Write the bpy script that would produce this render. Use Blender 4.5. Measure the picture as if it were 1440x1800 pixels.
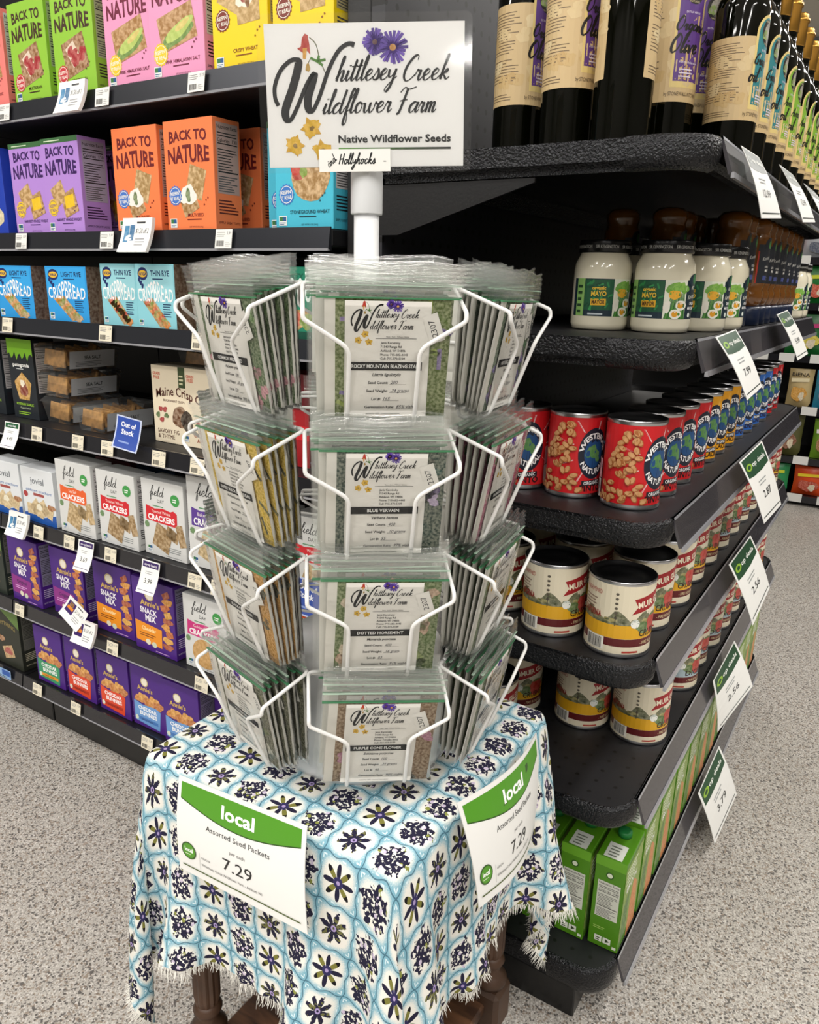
import bpy, bmesh, math, random
import numpy as np
from mathutils import Vector, Matrix
from mathutils.geometry import tessellate_polygon

for o in list(bpy.data.objects):
    bpy.data.objects.remove(o)
SC = bpy.context.scene
COL = SC.collection
R_ = random.Random(7)
H = 1.05                                   # camera height above the floor

# ------------------------------------------------------------------ camera
FPX = 1349.6
Xc = -np.array([-1510. - 720, 441. - 900, FPX]); Xc /= np.linalg.norm(Xc)
Yc = np.array([1615. - 720, 520. - 900, FPX]); Yc /= np.linalg.norm(Yc)
Zc = np.cross(Xc, Yc); Zc /= np.linalg.norm(Zc)
RM = np.array([Xc, Yc, Zc])                # rows: world axes in camera axes (x right, y down, z forward)
cam_d = bpy.data.cameras.new('camera'); cam = bpy.data.objects.new('camera', cam_d); COL.objects.link(cam)
cam_d.sensor_fit = 'HORIZONTAL'; cam_d.sensor_width = 36; cam_d.lens = 36 * FPX / 1440
cam_d.clip_start = .02; cam_d.clip_end = 60
mw = Matrix.Identity(4)
for i in range(3):
    mw[i][0] = RM[i][0]; mw[i][1] = -RM[i][1]; mw[i][2] = -RM[i][2]
mw[2][3] = H
cam.matrix_world = mw
SC.camera = cam

# ------------------------------------------------------------------ world, exposure, lights
wd = bpy.data.worlds.new('world'); SC.world = wd; wd.use_nodes = True
wd.node_tree.nodes['Background'].inputs[0].default_value = (.9, .95, 1, 1)
wd.node_tree.nodes['Background'].inputs[1].default_value = .25
SC.view_settings.view_transform = 'Standard'
SC.view_settings.look = 'None'
SC.view_settings.exposure = 0.0
SC.view_settings.gamma = 1
SC.view_settings.use_curve_mapping = False
try:
    SC.cycles.transparent_max_bounces = 40
except Exception:
    pass
CEIL = 3.3
LAMPS = [(x, y) for x in (-3.4, -1.5, .75, 2.9) for y in (-4.0, -2.3, -.75)] + [(1.3, 1.6), (1.3, 3.6), (1.3, 5.6), (1.3, 7.4), (-2.6, 4.4), (-2.6, 6.6), (3.6, 2.6)]
LAMP_W = 33


def lin(h):
    h = h.lstrip('#')
    r = [int(h[i:i + 2], 16) / 255 for i in (0, 2, 4)]
    return tuple(c / 12.92 if c <= .04045 else ((c + .055) / 1.055) ** 2.4 for c in r)


# ------------------------------------------------------------------ pixel helpers (a pixel gives a direction; a plane gives the distance)
def ray(px, py):
    return RM @ np.array([px - 720., py - 900., FPX])


def at_y(px, py, y):
    r = ray(px, py) * (y / ray(px, py)[1]); return Vector((r[0], r[1], r[2] + H))


def at_x(px, py, x):
    r = ray(px, py) * (x / ray(px, py)[0]); return Vector((r[0], r[1], r[2] + H))


def at_z(px, py, z):
    r = ray(px, py); r = r * ((z - H) / r[2]); return Vector((r[0], r[1], z))


# ------------------------------------------------------------------ node helpers
class N:
    """socket with arithmetic, for compact procedural shaders"""
    def __init__(s, nt, k): s.nt = nt; s.k = k

    def m(s, op, *a, clamp=False):
        n = s.nt.nodes.new('ShaderNodeMath'); n.operation = op; n.use_clamp = clamp
        for i, v in enumerate((s,) + a):
            if isinstance(v, N): s.nt.links.new(v.k, n.inputs[i])
            else: n.inputs[i].default_value = v
        return N(s.nt, n.outputs[0])

    def __add__(s, o): return s.m('ADD', o)
    def __sub__(s, o): return s.m('SUBTRACT', o)
    def __mul__(s, o): return s.m('MULTIPLY', o)
    def __truediv__(s, o): return s.m('DIVIDE', o)
    def gt(s, o): return s.m('GREATER_THAN', o)
    def lt(s, o): return s.m('LESS_THAN', o)
    def step(s, a, b):
        n = s.nt.nodes.new('ShaderNodeMapRange'); n.clamp = True; n.interpolation_type = 'SMOOTHSTEP'
        s.nt.links.new(s.k, n.inputs[0]); n.inputs[1].default_value = a; n.inputs[2].default_value = b
        return N(s.nt, n.outputs[0])


def mix(nt, fac, a, b):
    n = nt.nodes.new('ShaderNodeMix'); n.data_type = 'RGBA'
    for i, v in ((0, fac), (6, a), (7, b)):
        if isinstance(v, N): nt.links.new(v.k, n.inputs[i])
        elif i == 0: n.inputs[0].default_value = v
        else: n.inputs[i].default_value = (*v, 1)
    return N(nt, n.outputs[2])


def newmat(name):
    m = bpy.data.materials.new(name); m.use_nodes = True
    return m, m.node_tree, m.node_tree.nodes['Principled BSDF']


def tex(nt, kind, scale, vec=None, **kw):
    n = nt.nodes.new(kind); n.inputs['Scale'].default_value = scale
    for k, v in kw.items():
        if k in n.inputs: n.inputs[k].default_value = v
        else: setattr(n, k, v)
    if vec is None:
        t = nt.nodes.new('ShaderNodeTexCoord'); vec = t.outputs['Object']
    nt.links.new(vec, n.inputs['Vector'])
    return n


MATS = {}


def mat(key, col='#808080', rough=.5, metal=0., bump=0., bscale=200., spec=.5, noise=0., nscale=30., coat=0., bdist=.001):
    if key in MATS: return MATS[key]
    m, nt, p = newmat(key); MATS[key] = m
    c = lin(col)
    p.inputs['Base Color'].default_value = (*c, 1); p.inputs['Roughness'].default_value = rough
    p.inputs['Metallic'].default_value = metal; p.inputs['Specular IOR Level'].default_value = spec
    p.inputs['Coat Weight'].default_value = coat
    if noise:
        t = tex(nt, 'ShaderNodeTexNoise', nscale)
        k = mix(nt, N(nt, t.outputs[0]).step(.35, .65), tuple(x * (1 - noise) for x in c), tuple(min(1, x * (1 + noise * .6)) for x in c))
        nt.links.new(k.k, p.inputs['Base Color'])
    if bump:
        t = tex(nt, 'ShaderNodeTexNoise', bscale)
        b = nt.nodes.new('ShaderNodeBump'); b.inputs['Strength'].default_value = bump; b.inputs['Distance'].default_value = bdist
        nt.links.new(t.outputs[0], b.inputs['Height']); nt.links.new(b.outputs[0], p.inputs['Normal'])
    return m


def paint(col, rough=.45):
    return mat('paint_%s_%d' % (col.lstrip('#'), int(rough * 100)), col, rough)


def print_mat(name, rough, spec=.5, sc=170):
    m, nt, p = newmat(name)
    a = nt.nodes.new('ShaderNodeAttribute'); a.attribute_name = 'Col'
    t = tex(nt, 'ShaderNodeTexNoise', sc, Detail=3.0)
    v = N(nt, t.outputs[0]).step(.3, .7)
    dark = mix(nt, .55, N(nt, a.outputs['Color']), (.02, .012, .006))
    lite = mix(nt, .35, N(nt, a.outputs['Color']), (.95, .88, .7))
    var = mix(nt, v, dark, lite)
    c = mix(nt, N(nt, a.outputs['Alpha']), N(nt, a.outputs['Color']), var)
    nt.links.new(c.k, p.inputs['Base Color']); p.inputs['Roughness'].default_value = rough
    p.inputs['Specular IOR Level'].default_value = spec
    return m


PRINT = print_mat('printed_ink', .42)
PRINT_M = print_mat('printed_matte_paper', .75, .2, 360)


# ------------------------------------------------------------------ mesh helpers
def link(name, me, parent=None):
    o = bpy.data.objects.new(name, me); COL.objects.link(o)
    if parent is not None: o.parent = parent
    return o


def mesh(name, V, F, m, parent=None, smooth=False):
    me = bpy.data.meshes.new(name); me.from_pydata([tuple(v) for v in V], [], F)
    for q in (m if isinstance(m, (list, tuple)) else [m]): me.materials.append(q)
    if smooth: me.polygons.foreach_set('use_smooth', [True] * len(me.polygons))
    me.update()
    return link(name, me, parent)


def bmobj(name, bm, m, parent=None, smooth=False):
    me = bpy.data.meshes.new(name); bmesh.ops.recalc_face_normals(bm, faces=bm.faces); bm.to_mesh(me); bm.free()
    for q in (m if isinstance(m, (list, tuple)) else [m]): me.materials.append(q)
    if smooth: me.polygons.foreach_set('use_smooth', [True] * len(me.polygons))
    return link(name, me, parent)


def bbox(bm, x0, y0, z0, x1, y1, z1, bev=0.):
    r = bmesh.ops.create_cube(bm, size=1)
    for v in r['verts']:
        v.co = Vector((x0 + (v.co.x + .5) * (x1 - x0), y0 + (v.co.y + .5) * (y1 - y0), z0 + (v.co.z + .5) * (z1 - z0)))
    if bev:
        es = list({e for v in r['verts'] for e in v.link_edges})
        bmesh.ops.bevel(bm, geom=es, offset=bev, segments=1, affect='EDGES')


def box(name, x0, y0, z0, x1, y1, z1, m, parent=None, bev=0.):
    bm = bmesh.new(); bbox(bm, x0, y0, z0, x1, y1, z1, bev)
    return bmobj(name, bm, m, parent)


def prism(bm, pts, axis, a, b):
    """extrude 2D polygon pts along axis ('x','y','z') from a to b"""
    def P(p, t):
        return {'x': (t, p[0], p[1]), 'y': (p[0], t, p[1]), 'z': (p[0], p[1], t)}[axis]
    A = [bm.verts.new(P(p, a)) for p in pts]; B = [bm.verts.new(P(p, b)) for p in pts]
    n = len(pts)
    bm.faces.new(A); bm.faces.new(B[::-1])
    for i in range(n): bm.faces.new((A[i], B[i], B[(i + 1) % n], A[(i + 1) % n]))


def lathe(prof, seg=28, close=True):
    V = []; F = []
    for r, z in prof:
        for i in range(seg):
            a = 2 * math.pi * i / seg; V.append((r * math.cos(a), r * math.sin(a), z))
    for j in range(len(prof) - 1):
        for i in range(seg):
            k = (i + 1) % seg
            F.append((j * seg + i, j * seg + k, (j + 1) * seg + k, (j + 1) * seg + i))
    if close:
        F.append(tuple(range(seg))[::-1]); F.append(tuple(range((len(prof) - 1) * seg, len(prof) * seg)))
    return V, F


def catmull(P, sub=4, closed=False):
    P = [np.array(p, float) for p in P]; n = len(P); out = []
    for i in range(n if closed else n - 1):
        p0 = P[(i - 1) % n] if closed or i > 0 else P[0]
        p1 = P[i]; p2 = P[(i + 1) % n]
        p3 = P[(i + 2) % n] if closed or i + 2 < n else P[-1]
        for s in range(sub):
            t = s / sub
            out.append(.5 * (2 * p1 + (p2 - p0) * t + (2 * p0 - 5 * p1 + 4 * p2 - p3) * t * t + (3 * p1 - p0 - 3 * p2 + p3) * t ** 3))
    if not closed: out.append(P[-1])
    return out


def fillet(P, r, seg=4, closed=False):
    P = [Vector(p) for p in P]; n = len(P); out = []
    for i in range(n):
        if not closed and i in (0, n - 1): out.append(P[i]); continue
        a, b, c = P[i - 1], P[i], P[(i + 1) % n]
        d = min(r, (a - b).length * .45, (c - b).length * .45)
        s = b + (a - b).normalized() * d; e = b + (c - b).normalized() * d
        for k in range(seg + 1):
            t = k / seg; out.append(s * (1 - t) ** 2 + b * 2 * t * (1 - t) + e * t * t)
    return out


def tube(V, F, path, rad, seg=8, closed=False):
    path = [Vector(p) for p in path]; n = len(path); base = len(V)
    up = Vector((.13, .31, .94)); prev = None
    for i in range(n):
        t = (path[(i + 1) % n] - path[i - 1]) if closed or 0 < i < n - 1 else (path[1] - path[0] if i == 0 else path[-1] - path[-2])
        t.normalize()
        u = (prev - t * prev.dot(t)) if prev is not None else t.cross(up)
        u.normalize(); prev = u; w = t.cross(u)
        for k in range(seg):
            a = 2 * math.pi * k / seg; V.append(path[i] + (u * math.cos(a) + w * math.sin(a)) * rad)
    for i in range(n if closed else n - 1):
        j = (i + 1) % n
        for k in range(seg):
            l = (k + 1) % seg
            F.append((base + i * seg + k, base + i * seg + l, base + j * seg + l, base + j * seg + k))
    if not closed:
        F.append(tuple(base + k for k in range(seg))[::-1]); F.append(tuple(base + (n - 1) * seg + k for k in range(seg)))


def wire(name, paths, rad, m, parent, seg=8):
    V, F = [], []
    for p in paths: tube(V, F, p, rad, seg)
    return mesh(name, V, F, m, parent, True)


def tag(o, label, cat, group=None, kind=None):
    o['label'] = label; o['category'] = cat
    if group: o['group'] = group
    if kind: o['kind'] = kind
    return o


def struct(o, label=None, cat=None):
    o['kind'] = 'structure'
    if label: o['label'] = label
    if cat: o['category'] = cat
    return o


def empty(name, loc=(0, 0, 0), rz=0.):
    o = bpy.data.objects.new(name, None); COL.objects.link(o); o.location = loc; o.rotation_euler = (0, 0, rz)
    o.empty_display_size = .02
    return o


def dup(o, parent=None):
    c = o.copy(); COL.objects.link(c); c.parent = parent
    for ch in list(o.children): dup(ch, c)
    return c


def put(o, x, y, z, rz=0.):
    o.location = (x, y, z); o.rotation_euler = (0, 0, rz); return o


# ------------------------------------------------------------------ flat print: lettering and shapes as thin layered geometry
TCACHE = {}


def text_geo(s, bold):
    k = (s, bold)
    if k in TCACHE: return TCACHE[k]
    cu = bpy.data.curves.new('t', 'FONT'); cu.body = s; cu.resolution_u = 2; cu.offset = bold; cu.fill_mode = 'FRONT'
    ob = bpy.data.objects.new('t', cu); me = ob.to_mesh()
    V = np.zeros(len(me.vertices) * 3); me.vertices.foreach_get('co', V); V = V.reshape(-1, 3)[:, :2] / .71
    F = [tuple(p.vertices) for p in me.polygons]
    ob.to_mesh_clear(); bpy.data.objects.remove(ob); bpy.data.curves.remove(cu)
    if len(V) == 0: V = np.zeros((1, 2))
    TCACHE[k] = (V, F)
    return TCACHE[k]


GL = {
 'a': (1.0, [[(.85, .85), (.55, 1), (.2, .75), (.1, .35), (.25, .03), (.55, .2), (.8, .8), (.86, .97), (.78, .3), (.9, .02), (1.12, .3)]]),
 'c': (.8, [[(.7, .8), (.45, 1), (.15, .65), (.15, .2), (.4, 0), (.8, .35)]]),
 'd': (1.05, [[(.8, .8), (.5, 1), (.15, .65), (.1, .25), (.3, 0), (.6, .25), (.82, .8)], [(.95, 2.2), (.82, 1), (.78, .25), (.92, 0), (1.15, .3)]]),
 'e': (.78, [[(.0, .3), (.45, .55), (.6, .85), (.4, 1), (.15, .7), (.12, .3), (.3, 0), (.6, .1), (.82, .38)]]),
 'f': (.62, [[(0, .3), (.35, .9), (.72, 1.9), (.66, 2.3), (.48, 2), (.38, 1), (.28, -.6), (.36, -1.1), (.56, -.8), (.48, -.1), (.35, .15), (.65, .35)]]),
 'g': (.95, [[(.8, .85), (.5, 1), (.15, .6), (.3, .1), (.65, .4), (.82, .95), (.72, 0), (.55, -.8), (.25, -1), (.15, -.7), (.6, -.1), (1, .3)]]),
 'h': (.9, [[(0, .2), (.4, 1.6), (.46, 2.2), (.3, 2.1), (.2, 1), (.13, 0)], [(.16, .3), (.42, .9), (.62, .95), (.62, .5), (.58, .1), (.72, 0), (.95, .3)]]),
 'i': (.48, [[(0, .3), (.2, .97), (.14, .3), (.26, 0), (.5, .3)], [(.26, 1.42), (.3, 1.34)]]),
 'k': (.92, [[(0, .2), (.4, 1.6), (.45, 2.2), (.3, 2.1), (.2, 1), (.13, 0)], [(.18, .4), (.55, .95), (.6, .72), (.28, .5), (.5, .25), (.7, 0), (.95, .25)]]),
 'l': (.46, [[(0, .2), (.34, 1.5), (.4, 2.2), (.24, 2.1), (.14, 1), (.14, .25), (.26, 0), (.5, .3)]]),
 'm': (1.2, [[(0, .6), (.15, .97), (.12, 0)], [(.13, .4), (.35, .92), (.5, .9), (.48, 0)], [(.49, .4), (.7, .92), (.88, .85), (.84, .2), (.96, 0), (1.2, .3)]]),
 'n': (.85, [[(0, .6), (.14, .97), (.1, 0)], [(.12, .4), (.38, .93), (.56, .85), (.52, .2), (.64, 0), (.85, .3)]]),
 'o': (.85, [[(.5, 1), (.2, .85), (.1, .4), (.25, .02), (.55, .15), (.66, .6), (.5, .97), (.62, .82), (.9, .88)]]),
 'p': (.8, [[(.0, .5), (.18, .95), (.0, -1)], [(.1, .5), (.4, 1), (.65, .6), (.45, .05), (.12, .15)]]),
 'r': (.7, [[(0, .4), (.18, 1), (.24, .84), (.48, .92), (.4, .3), (.52, 0), (.75, .3)]]),
 's': (.66, [[(0, .15), (.34, .9), (.38, 1), (.54, .45), (.4, .05), (.12, .08), (.4, 0), (.75, .3)]]),
 't': (.5, [[(0, .2), (.25, 1), (.3, 1.9), (.2, 1), (.16, .25), (.28, 0), (.52, .3)], [(-.08, 1.28), (.5, 1.36)]]),
 'v': (.75, [[(.05, .95), (.25, .1), (.34, .05), (.6, .92), (.85, .85)]]),
 'w': (1.25, [[(.05, .9), (.12, .2), (.28, 0), (.5, .35), (.58, .92), (.58, .3), (.74, 0), (1, .35), (1.06, .97), (1.2, .8), (1.4, .85)]]),
 'y': (.85, [[(.05, .92), (.1, .4), (.25, .2), (.5, .42), (.7, .97), (.62, 0), (.5, -.7), (.25, -1.1), (.05, -.9), (.4, -.3), (.95, .3)]]),
 'C': (1.15, [[(1.1, 1.9), (1.05, 2.3), (.7, 2.2), (.25, 1.4), (.15, .5), (.45, 0), (.85, .15), (1.2, .6)]]),
 'F': (1.25, [[(-.05, 1.9), (.3, 2.35), (.8, 2.2), (1.5, 2.4)], [(.65, 2.2), (.5, 1), (.35, .1), (.12, -.1)], [(.1, 1.1), (.55, 1.2), (.9, 1.25)]]),
 'H': (1.05, [[(.15, 2.1), (.05, 0)], [(.85, 2.2), (.75, 0)], [(.0, 1), (.95, 1.15)]]),
 'O': (1.3, [[(.6, 2.2), (.15, 1.5), (.1, .5), (.5, 0), (1, .6), (1.05, 1.6), (.6, 2.2), (.35, 1.8)]]),
 'G': (1.3, [[(1.1, 1.9), (.8, 2.2), (.25, 1.4), (.15, .5), (.45, 0), (.9, .3), (1, .9), (.65, .9)], [(1, .9), (.95, -.1)]]),
 'A': (1.1, [[(0, 0), (.7, 2.2), (.85, 0)], [(.15, .8), (.95, .95)]]),
 ' ': (.55, []),
}


class Art:
    def __init__(s):
        s.V = []; s.F = []; s.C = []; s.L = 0

    def add(s, pts, faces, col, noise=0., dl=1):
        s.L += dl; b = len(s.V); c = (*lin(col), noise)
        for p in pts: s.V.append((float(p[0]), float(p[1]), s.L)); s.C.append(c)
        for f in faces: s.F.append(tuple(b + i for i in f))
        return s

    def poly(s, pts, col, noise=0., dl=1):
        if len(pts) == 4: return s.add(pts, [(0, 1, 2, 3)], col, noise, dl)
        t = tessellate_polygon([[Vector((p[0], p[1], 0)) for p in pts]])
        return s.add(pts, [tuple(x) for x in t], col, noise, dl)

    def rect(s, x0, y0, x1, y1, col, noise=0., dl=1):
        return s.add([(x0, y0), (x1, y0), (x1, y1), (x0, y1)], [(0, 1, 2, 3)], col, noise, dl)

    def ell(s, cx, cy, rx, ry, col, n=18, rot=0., noise=0., dl=1):
        c, q = math.cos(rot), math.sin(rot); P = []
        for i in range(n):
            a = 2 * math.pi * i / n; x, y = rx * math.cos(a), ry * math.sin(a); P.append((cx + x * c - y * q, cy + x * q + y * c))
        return s.add(P, [tuple(range(n))], col, noise, dl)

    def star(s, cx, cy, r, col, n=14, k=.86, rot=0., noise=0., dl=1):
        P = [(cx, cy)]
        for i in range(2 * n):
            a = math.pi * i / n + rot; q = r if i % 2 == 0 else r * k; P.append((cx + q * math.cos(a), cy + q * math.sin(a)))
        return s.add(P, [(0, i + 1, (i + 1) % (2 * n) + 1) for i in range(2 * n)], col, noise, dl)

    def blob(s, cx, cy, rx, ry, col, seed=1, noise=.6, amp=.22, n=16, rot=0., dl=1):
        g = random.Random(seed); ph = [g.uniform(0, 6.3) for _ in range(4)]; P = [(cx, cy)]
        c, q = math.cos(rot), math.sin(rot)
        for i in range(n):
            a = 2 * math.pi * i / n
            k = 1 + amp * (.6 * math.sin(2 * a + ph[0]) + .5 * math.sin(3 * a + ph[1]) + .4 * math.sin(5 * a + ph[2]))
            x, y = rx * k * math.cos(a), ry * k * math.sin(a); P.append((cx + x * c - y * q, cy + x * q + y * c))
        return s.add(P, [(0, i + 1, (i + 1) % n + 1) for i in range(n)], col, noise, dl)

    def quad(s, cx, cy, w, h, col, rot=0., noise=0., dl=1):
        c, q = math.cos(rot), math.sin(rot)
        P = [(cx + x * c - y * q, cy + x * q + y * c) for x, y in ((-w / 2, -h / 2), (w / 2, -h / 2), (w / 2, h / 2), (-w / 2, h / 2))]
        return s.add(P, [(0, 1, 2, 3)], col, noise, dl)

    def text(s, t, x, y, h, col, al='c', w=None, bold=0., shear=0., rot=0., warp=None, dl=1, maxw=None):
        V, F = text_geo(t, bold); V = V * h
        x0, x1 = V[:, 0].min(), V[:, 0].max(); sx = 1.
        if w: sx = w / max(1e-6, x1 - x0)
        elif maxw and x1 - x0 > maxw: sx = maxw / (x1 - x0)
        o = {'l': x0, 'c': (x0 + x1) / 2, 'r': x1}[al]
        P = np.stack([(V[:, 0] - o) * sx + V[:, 1] * shear, V[:, 1]], 1)
        if warp is not None: P = np.array([warp(a, b) for a, b in P])
        c, q = math.cos(rot), math.sin(rot)
        P = np.stack([x + P[:, 0] * c - P[:, 1] * q, y + P[:, 0] * q + P[:, 1] * c], 1)
        return s.add(P, F, col, 0., dl)

    def lines(s, x0, y0, x1, y1, n, col, k=.35, seed=3, dl=1):
        g = random.Random(seed); d = (y1 - y0) / n; P = []; F = []
        for i in range(n):
            a = y0 + i * d; e = x0 + (x1 - x0) * g.uniform(.62, 1); b = len(P)
            P += [(x0, a), (e, a), (e, a + d * k), (x0, a + d * k)]; F.append((b, b + 1, b + 2, b + 3))
        return s.add(P, F, col, 0, dl)

    def stroke(s, pts, col, w0, w1, dl=1, sub=4, uni=False):
        Q = catmull(pts, sub) if len(pts) > 2 else [np.array(p, float) for p in pts]
        n = len(Q); P = []; F = []
        for i in range(n):
            d = Q[min(i + 1, n - 1)] - Q[max(i - 1, 0)]; L = np.hypot(*d) or 1; d = d / L
            w = (w1 if uni else w0 + (w1 - w0) * max(0., -d[1] * .9 - d[0] * .25) ** .8) / 2
            m = np.array([-d[1], d[0]]); P += [Q[i] + m * w, Q[i] - m * w]
        F = [(2 * i, 2 * i + 1, 2 * i + 3, 2 * i + 2) for i in range(n - 1)]
        return s.add(P, F, col, 0, dl)

    def script(s, t, x, y, xh, col, w0=.1, w1=.3, slant=.35, track=.06, rise=0., dl=1, sub=3, uni=False, sx=1.):
        cx = 0.; s.L += dl
        for ch in t:
            adv, st = GL.get(ch, GL[' '])
            for p in st:
                Q = [(x + ((cx + a) * sx + b * slant) * xh, y + (b + (cx * sx) * rise) * xh) for a, b in p]
                s.stroke(Q, col, w0 * xh, w1 * xh, 0, sub, uni)
            cx += adv + track
        return x + cx * sx * xh

    def bars(s, x0, y0, x1, y1, col='#111111', seed=5, dl=1):
        g = random.Random(seed); x = x0; P = []; F = []; u = (x1 - x0) / 34
        while x < x1 - u:
            w = u * g.choice((.5, .8, 1.3)); b = len(P); P += [(x, y0), (x + w, y0), (x + w, y1), (x, y1)]; F.append((b, b + 1, b + 2, b + 3)); x += w + u * g.choice((.5, .8, 1.1))
        return s.add(P, F, col, 0, dl)

    def nutri(s, x0, y0, x1, y1, paper='#c9c9c9', ink='#222222'):
        w, h = x1 - x0, y1 - y0
        s.rect(x0, y0, x1, y1, paper)
        s.text('Nutrition Facts', x0 + w * .05, y1 - h * .085, h * .055, ink, 'l', w=w * .9, bold=.01)
        s.text('Calories  130', x0 + w * .05, y1 - h * .27, h * .055, ink, 'l', w=w * .9, bold=.01)
        s.rect(x0 + w * .05, y1 - h * .30, x1 - w * .05, y1 - h * .285, ink); s.rect(x0 + w * .05, y0 + h * .3, x1 - w * .05, y0 + h * .32, ink, dl=0)
        s.lines(x0 + w * .05, y0 + h * .34, x1 - w * .05, y1 - h * .34, 8, ink, .32, 4, 0)
        s.lines(x0 + w * .05, y0 + h * .03, x1 - w * .05, y0 + h * .27, 7, '#555555', .4, 9, 0)
        s.lines(x0 + w * .05, y1 - h * .19, x1 - w * .05, y1 - h * .11, 2, ink, .35, 2, 0)
        return s

    def seal(s, cx, cy, r, col, t1, t2, ink='#ffffff'):
        s.star(cx, cy, r, col, 16, .88); s.ell(cx, cy, r * .8, r * .8, ink, 20); s.ell(cx, cy, r * .74, r * .74, col, 20)
        s.text(t1, cx, cy + r * .06, r * .32, ink, maxw=r * 1.3, bold=.02, rot=.08); s.text(t2, cx, cy - r * .42, r * .32, ink, maxw=r * 1.3, bold=.02, rot=.08, dl=0)
        return s

    def ngmo(s, x, y, w):
        s.rect(x, y, x + w, y + w * .9, '#e8ecea'); s.rect(x + w * .08, y + w * .42, x + w * .5, y + w * .82, '#3f7a46'); s.rect(x + w * .5, y + w * .42, x + w * .92, y + w * .82, '#2c5a8f', dl=0)
        s.lines(x + w * .1, y + w * .08, x + w * .9, y + w * .36, 2, '#2c5a8f', .5, 1, 0)
        return s

    def build(s, name, parent, fn, m=None, cuts=None, cutsv=None):
        me = bpy.data.meshes.new(name)
        if cuts or cutsv:
            bm = bmesh.new(); cl = bm.verts.layers.float_color.new('Col')
            vs = [bm.verts.new(v) for v in s.V]
            for v, c in zip(vs, s.C): v[cl] = c
            for f in s.F:
                try: bm.faces.new([vs[i] for i in f])
                except ValueError: pass
            for u in cuts or ():
                bmesh.ops.bisect_plane(bm, geom=list(bm.verts) + list(bm.edges) + list(bm.faces), dist=1e-7, plane_co=(u, 0, 0), plane_no=(1, 0, 0))
            for u in cutsv or ():
                bmesh.ops.bisect_plane(bm, geom=list(bm.verts) + list(bm.edges) + list(bm.faces), dist=1e-7, plane_co=(0, u, 0), plane_no=(0, 1, 0))
            for v in bm.verts: v.co = fn(*v.co)
            bm.to_mesh(me); bm.free()
        else:
            me.from_pydata([fn(*v) for v in s.V], [], s.F)
            at = me.color_attributes.new('Col', 'FLOAT_COLOR', 'POINT')
            at.data.foreach_set('color', [x for c in s.C for x in c])
        me.materials.append(m or PRINT)
        return link(name, me, parent)


EPS = 2.5e-5
EPSB = 4e-5


def front(w, d): return lambda u, v, l: (u - w / 2, -d / 2 - .0002 - l * EPS, v)
def right(w, d): return lambda u, v, l: (w / 2 + .0002 + l * EPS, u - d / 2, v)
def leftf(w, d): return lambda u, v, l: (-w / 2 - .0002 - l * EPS, d / 2 - u, v)
def topf(w, d, h): return lambda u, v, l: (u - w / 2, v - d / 2, h + .0002 + l * EPS)
def wrap(r, off=0.): return lambda u, v, l: ((r + .0002 + l * EPS) * math.cos(u / r + off), (r + .0002 + l * EPS) * math.sin(u / r + off), v)
def arange(a, b, n): return [a + (b - a) * (i + 1) / (n + 1) for i in range(n)]


# ------------------------------------------------------------------ the room
def floor_mat():
    m, nt, p = newmat('terrazzo_floor')
    a = tex(nt, 'ShaderNodeTexVoronoi', 520); b = tex(nt, 'ShaderNodeTexVoronoi', 340); c = tex(nt, 'ShaderNodeTexNoise', 1.6)
    ra = nt.nodes.new('ShaderNodeSeparateColor'); nt.links.new(a.outputs['Color'], ra.inputs[0])
    rb = nt.nodes.new('ShaderNodeSeparateColor'); nt.links.new(b.outputs['Color'], rb.inputs[0])
    k = mix(nt, N(nt, c.outputs[0]).step(.3, .7), lin('#b3aea6'), lin('#bdb8b0'))
    k = mix(nt, N(nt, ra.outputs[0]).gt(.72) * .6, k, lin('#6f6a66'))
    k = mix(nt, N(nt, ra.outputs[1]).gt(.8) * .75, k, lin('#dedad4'))
    k = mix(nt, N(nt, rb.outputs[0]).gt(.86) * .85, k, lin('#4b4745'))
    k = mix(nt, N(nt, rb.outputs[1]).gt(.88) * .7, k, lin('#8a7866'))
    nt.links.new(k.k, p.inputs['Base Color']); p.inputs['Roughness'].default_value = .38
    return m


struct(box('floor', -6, -5, -.05, 6, 9, 0, floor_mat()), 'speckled grey terrazzo vinyl floor', 'floor')
WALL = mat('wall_paint', '#b7a98c', .7, noise=.06, nscale=3); WALLW = mat('grey_wall_paint', '#716f6a', .7)
struct(box('wall_back', -6, 9, 0, 6, 9.1, CEIL, WALL)); struct(box('wall_left', -6.1, -5, 0, -6, 9.1, CEIL, WALLW))
struct(box('wall_right', 6, -5, 0, 6.1, 9.1, CEIL, WALLW)); struct(box('wall_front', -6, -5.1, 0, 6, -5, CEIL, WALLW))
struct(box('ceiling', -6.1, -5.1, CEIL, 6.1, 9.1, CEIL + .1, mat('ceiling_paint', '#d9d8d4', .8)))
for i in range(9):                            # horizontal boards of the far wall
    o = box('wall_board', -5.9, 8.975, .55 + i * .24, 5.9, 9, .775 + i * .24, WALL); o.parent = bpy.data.objects['wall_back']
struct(box('trim_1', -6, 8.7, 2.85, 6, 9, 3.3, mat('bulkhead', '#8f959b', .6)))
em = bpy.data.materials.new('lamp_glow'); em.use_nodes = True
nt_ = em.node_tree; nt_.nodes.clear()
e_ = nt_.nodes.new('ShaderNodeEmission'); q_ = nt_.nodes.new('ShaderNodeOutputMaterial'); nt_.links.new(e_.outputs[0], q_.inputs[0])
e_.inputs[0].default_value = (1, .965, .92, 1); e_.inputs[1].default_value = LAMP_W
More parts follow.
